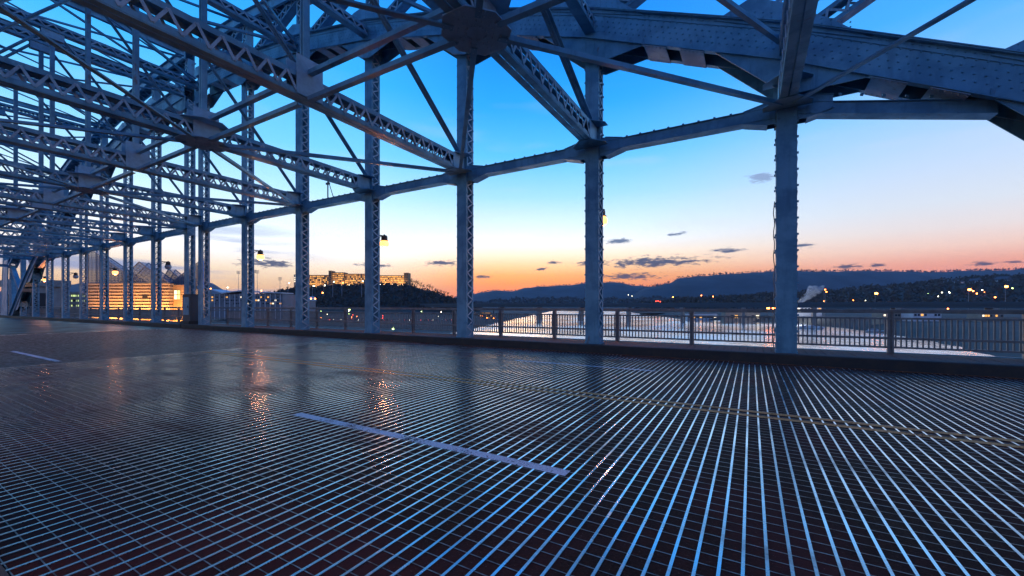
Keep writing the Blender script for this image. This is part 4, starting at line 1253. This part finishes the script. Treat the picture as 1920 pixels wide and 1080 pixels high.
# riverboat with lit decks at the left shore
rb = tag(empty('riverboat', at(912, 520, z=WATER), A), 'moored riverboat with orange-lit decks between the third and second posts', 'boat')
b = MB(); b.prism([(-15, -4, -0.3), (15, -4, -0.3), (18, -4, 2), (-16, -4, 2)], (0, 8, 0)); b.build('hull', 'black', rb)
for j in range(3):
    b = MB(); b.span(-15 + j * 2, 15 - j * 3, -3.6, 3.6, 2.003 + j * 3.0, 2.2 + j * 3.0); b.build('deck', 'white_wall', rb)
    b = MB(); b.span(-13 + j * 2, 12 - j * 3, -2.6, 2.6, 2.2 + j * 3.0, 5.0 + j * 3.0); b.build('cabin', 'brick_dark', rb)
    windows(rb, -12 + j * 2, 11 - j * 3, -2.6, [3.7 + j * 3.0], 10, 1.2, 1.2, ['window_warm', 'bulb_orange', 'window_dark', 'window_dark', 'window_warm'], 0.1)
b = MB(); b.tube((9, 0, 8), (9, 0, 15), 0.6); b.build('funnel', 'black', rb)

# ---- highway bridge downstream
YB = 505.0
hwy = tag(empty('highway_bridge', (0, YB, WATER)), 'long flat highway girder bridge crossing the river downstream', 'bridge')
b = MB(); b.span(-640, 430, -8, 8, 20.2, 21.6); b.build('deck', 'dark_girder', hwy)
b = MB(); b.span(-640, 430, -7.2, -6.6, 17.4, 20.19); b.build('girder', 'dark_girder', hwy)
b = MB(); b.span(-640, 430, 6.6, 7.2, 17.4, 20.19); b.build('girder', 'dark_girder', hwy)
b = MB(); b.span(-640, 430, -8.1, -7.8, 21.603, 22.7); b.build('parapet', 'dark_girder', hwy)
for xx in range(-617, 400, 61):
    b = MB(); b.span(xx - 1.4, xx + 1.4, -6, 6, -6, 15.6); b.span(xx - 1.8, xx + 1.8, -8, 8, 15.603, 17.397); b.build('pier', 'concrete', hwy)
# cars: on the riverfront street and on the highway
def car_meshes(bm):
    a = MB()
    prof = [(-2.2, 0.35), (-2.2, 0.85), (-1.9, 0.98), (1.0, 0.98), (2.1, 0.82), (2.25, 0.55), (2.25, 0.35)]
    a.prism([(x_, -0.9, z_) for x_, z_ in prof], (0, 1.8, 0))
    c = MB(); c.prism([(-1.7, -0.78, 0.982), (1.0, -0.78, 0.982), (0.35, -0.72, 1.48), (-1.2, -0.72, 1.48)], (0, 1.5, 0))
    w = MB(); w.v = []
    seg = 10; r = 0.34
    for yy in (-0.1, 0.1):
        for i in range(seg): w.v.append((r * math.cos(6.2832 * i / seg), yy, r * math.sin(6.2832 * i / seg)))
    for i in range(seg): w.f.append((i, (i + 1) % seg, seg + (i + 1) % seg, seg + i))
    w.f += [tuple(range(seg - 1, -1, -1)), tuple(range(seg, 2 * seg))]
    h = MB(); h.box((0, 0, 0), (0.12, 0.36, 0.22))
    return a.mesh('body', bm), c.mesh('cabin', 'window_dark'), w.mesh('wheel', 'tyre'), h.mesh('headlight', 'bulb_white'), h.mesh('tail_light', 'bulb_red')
CM = {k: car_meshes(k) for k in ('car_a', 'car_b', 'car_c')}
def car(p, rz, kind_, label, group):
    root = tag(empty('car', p, rz), label, 'car', group)
    b_, c_, w_2, h_, t_ = CM[kind_]
    link('body', b_, root); link('cabin', c_, root)
    for sx_ in (-1.35, 1.4):
        for sy_ in (-0.85, 0.85): link('wheel', w_2, root, (sx_, sy_, 0.34))
    for sy_ in (-0.6, 0.6):
        link('headlight', h_, root, (2.2, sy_, 0.68)); link('tail_light', t_, root, (-2.18, sy_, 0.75))
for i in range(22):
    px = 600 + i * 11.5 + rl.uniform(-3, 3); d = 345 + i * 2.2
    p = at(px, d, z=0); p.z = ground(p.x, p.y)
    car(p, A + rl.choice([0.15, math.pi + 0.15]) + rl.uniform(-.1, .1), rl.choice(['car_a', 'car_b', 'car_c']), 'small car on the riverfront street below the bluff', 'cars on the riverfront street')
for i, px in enumerate((985, 1040, 1095, 1150, 1200, 1345)):
    th = math.atan2(px - 960, FPX) - A; xx = (YB - 5) * math.tan(th)
    car(Vector((xx, YB - 5 if i % 2 else YB + 2, WATER + 21.61)), 0 if i % 2 else math.pi, rl.choice(['car_a', 'car_b', 'car_c']), 'small car crossing the downstream highway bridge', 'cars on the highway bridge')

# ---- steam rising from the shed
st = MB()
base_ = at(1497, 465, 572); tip = at(1536, 465, 536)
n_ = 9
for i in range(n_):
    t_ = i / (n_ - 1); c = base_.lerp(tip, t_); r_ = (1.2 + 7.0 * t_ ** 0.8) * (1 if i < n_ - 1 else 0.25)
    for j in range(10):
        a = 6.2832 * j / 10; st.v.append((c.x + r_ * math.cos(a) * 1.1, c.y + r_ * math.sin(a), c.z + 0.5 * r_ * math.sin(a * 2 + i)))
for i in range(n_ - 1):
    for j in range(10): st.f.append((i * 10 + j, i * 10 + (j + 1) % 10, (i + 1) * 10 + (j + 1) % 10, (i + 1) * 10 + j))
st.f += [tuple(range(9, -1, -1)), tuple((n_ - 1) * 10 + j for j in range(10))]
m = bpy.data.materials.new('steam'); m.use_nodes = True; t = m.node_tree; t.nodes.clear()
vs = N(t, 'ShaderNodeVolumePrincipled'); vs.inputs['Color'].default_value = (0.95, 0.96, 1, 1); sn = noise_n(t, N(t, 'ShaderNodeNewGeometry').outputs['Position'], 0.22, 4, 0.6); t.links.new(mth(t, 'MULTIPLY', sstep(t, sn.outputs['Fac'], 0.40, 0.68), 0.5), vs.inputs['Density'])
t.links.new(vs.outputs[0], N(t, 'ShaderNodeOutputMaterial').inputs['Volume'])
MATS['steam'] = m
shl = bpy.data.lights.new('steam_fill_light', 'POINT'); shl.energy = 30000; shl.color = (0.85, 0.92, 1.0); shl.shadow_soft_size = 0.4  # point light added to whiten the steam, with a lamp post added to carry it
sho = bpy.data.objects.new('steam_fill_light', shl); col.objects.link(sho)
sho.parent = glow_light(1500, 445, 569, 'bulb_white', 0.8, 'white lamp added beside the long shed to light the steam plume', 'single bright lamps'); sho.location = (0, 0, 2.0)
tag(st.build('steam_plume', 'steam'), 'white steam plume drifting up from the shed beside the rightmost post', 'steam', kind='stuff')

# ---- evening haze in the valley
hz_m = bpy.data.materials.new('haze'); hz_m.use_nodes = True; t = hz_m.node_tree; t.nodes.clear()
pv = N(t, 'ShaderNodeVolumePrincipled'); pv.inputs['Color'].default_value = (0.62, 0.76, 1.0, 1); pv.inputs['Density'].default_value = 3.6e-5; pv.inputs['Anisotropy'].default_value = 0.0
t.links.new(pv.outputs[0], N(t, 'ShaderNodeOutputMaterial').inputs['Volume'])
MATS['haze'] = hz_m
b = MB(); b.span(-11800, 11800, -3400, 11800, -24.2, 620); hzo = b.build('haze', 'haze')
tag(hzo, 'thin bluish evening haze filling the river valley', 'haze', kind='stuff')
scene.cycles.volume_bounces = 0

# ---- look-alikes told apart by their order in view
ORD = ['first', 'second', 'third', 'fourth', 'fifth', 'sixth', 'seventh', 'eighth', 'ninth', 'tenth', 'eleventh', 'twelfth', 'thirteenth', 'fourteenth', 'fifteenth', 'sixteenth', 'seventeenth', 'eighteenth', 'nineteenth', 'twentieth']
def ordinal(i):
    if i < 20: return ORD[i]
    return ('twenty-' if i < 29 else 'thirty-') + ORD[(i - 20) % 10] if i != 29 else 'thirtieth'
bylab = {}
for o in scene.objects:
    if o.parent is None and 'label' in o and o.get('group') and 'near posts' not in o['group']:
        bylab.setdefault((o['group'], o['label']), []).append(o)
for (g_, l_), os2 in bylab.items():
    if len(os2) < 2: continue
    os2.sort(key=lambda o: (o.location - CAM).dot(RGT) / (o.location - CAM).dot(FWD))
    for i, o in enumerate(os2): o['label'] = '%s, %s from the left' % (l_, ordinal(i))
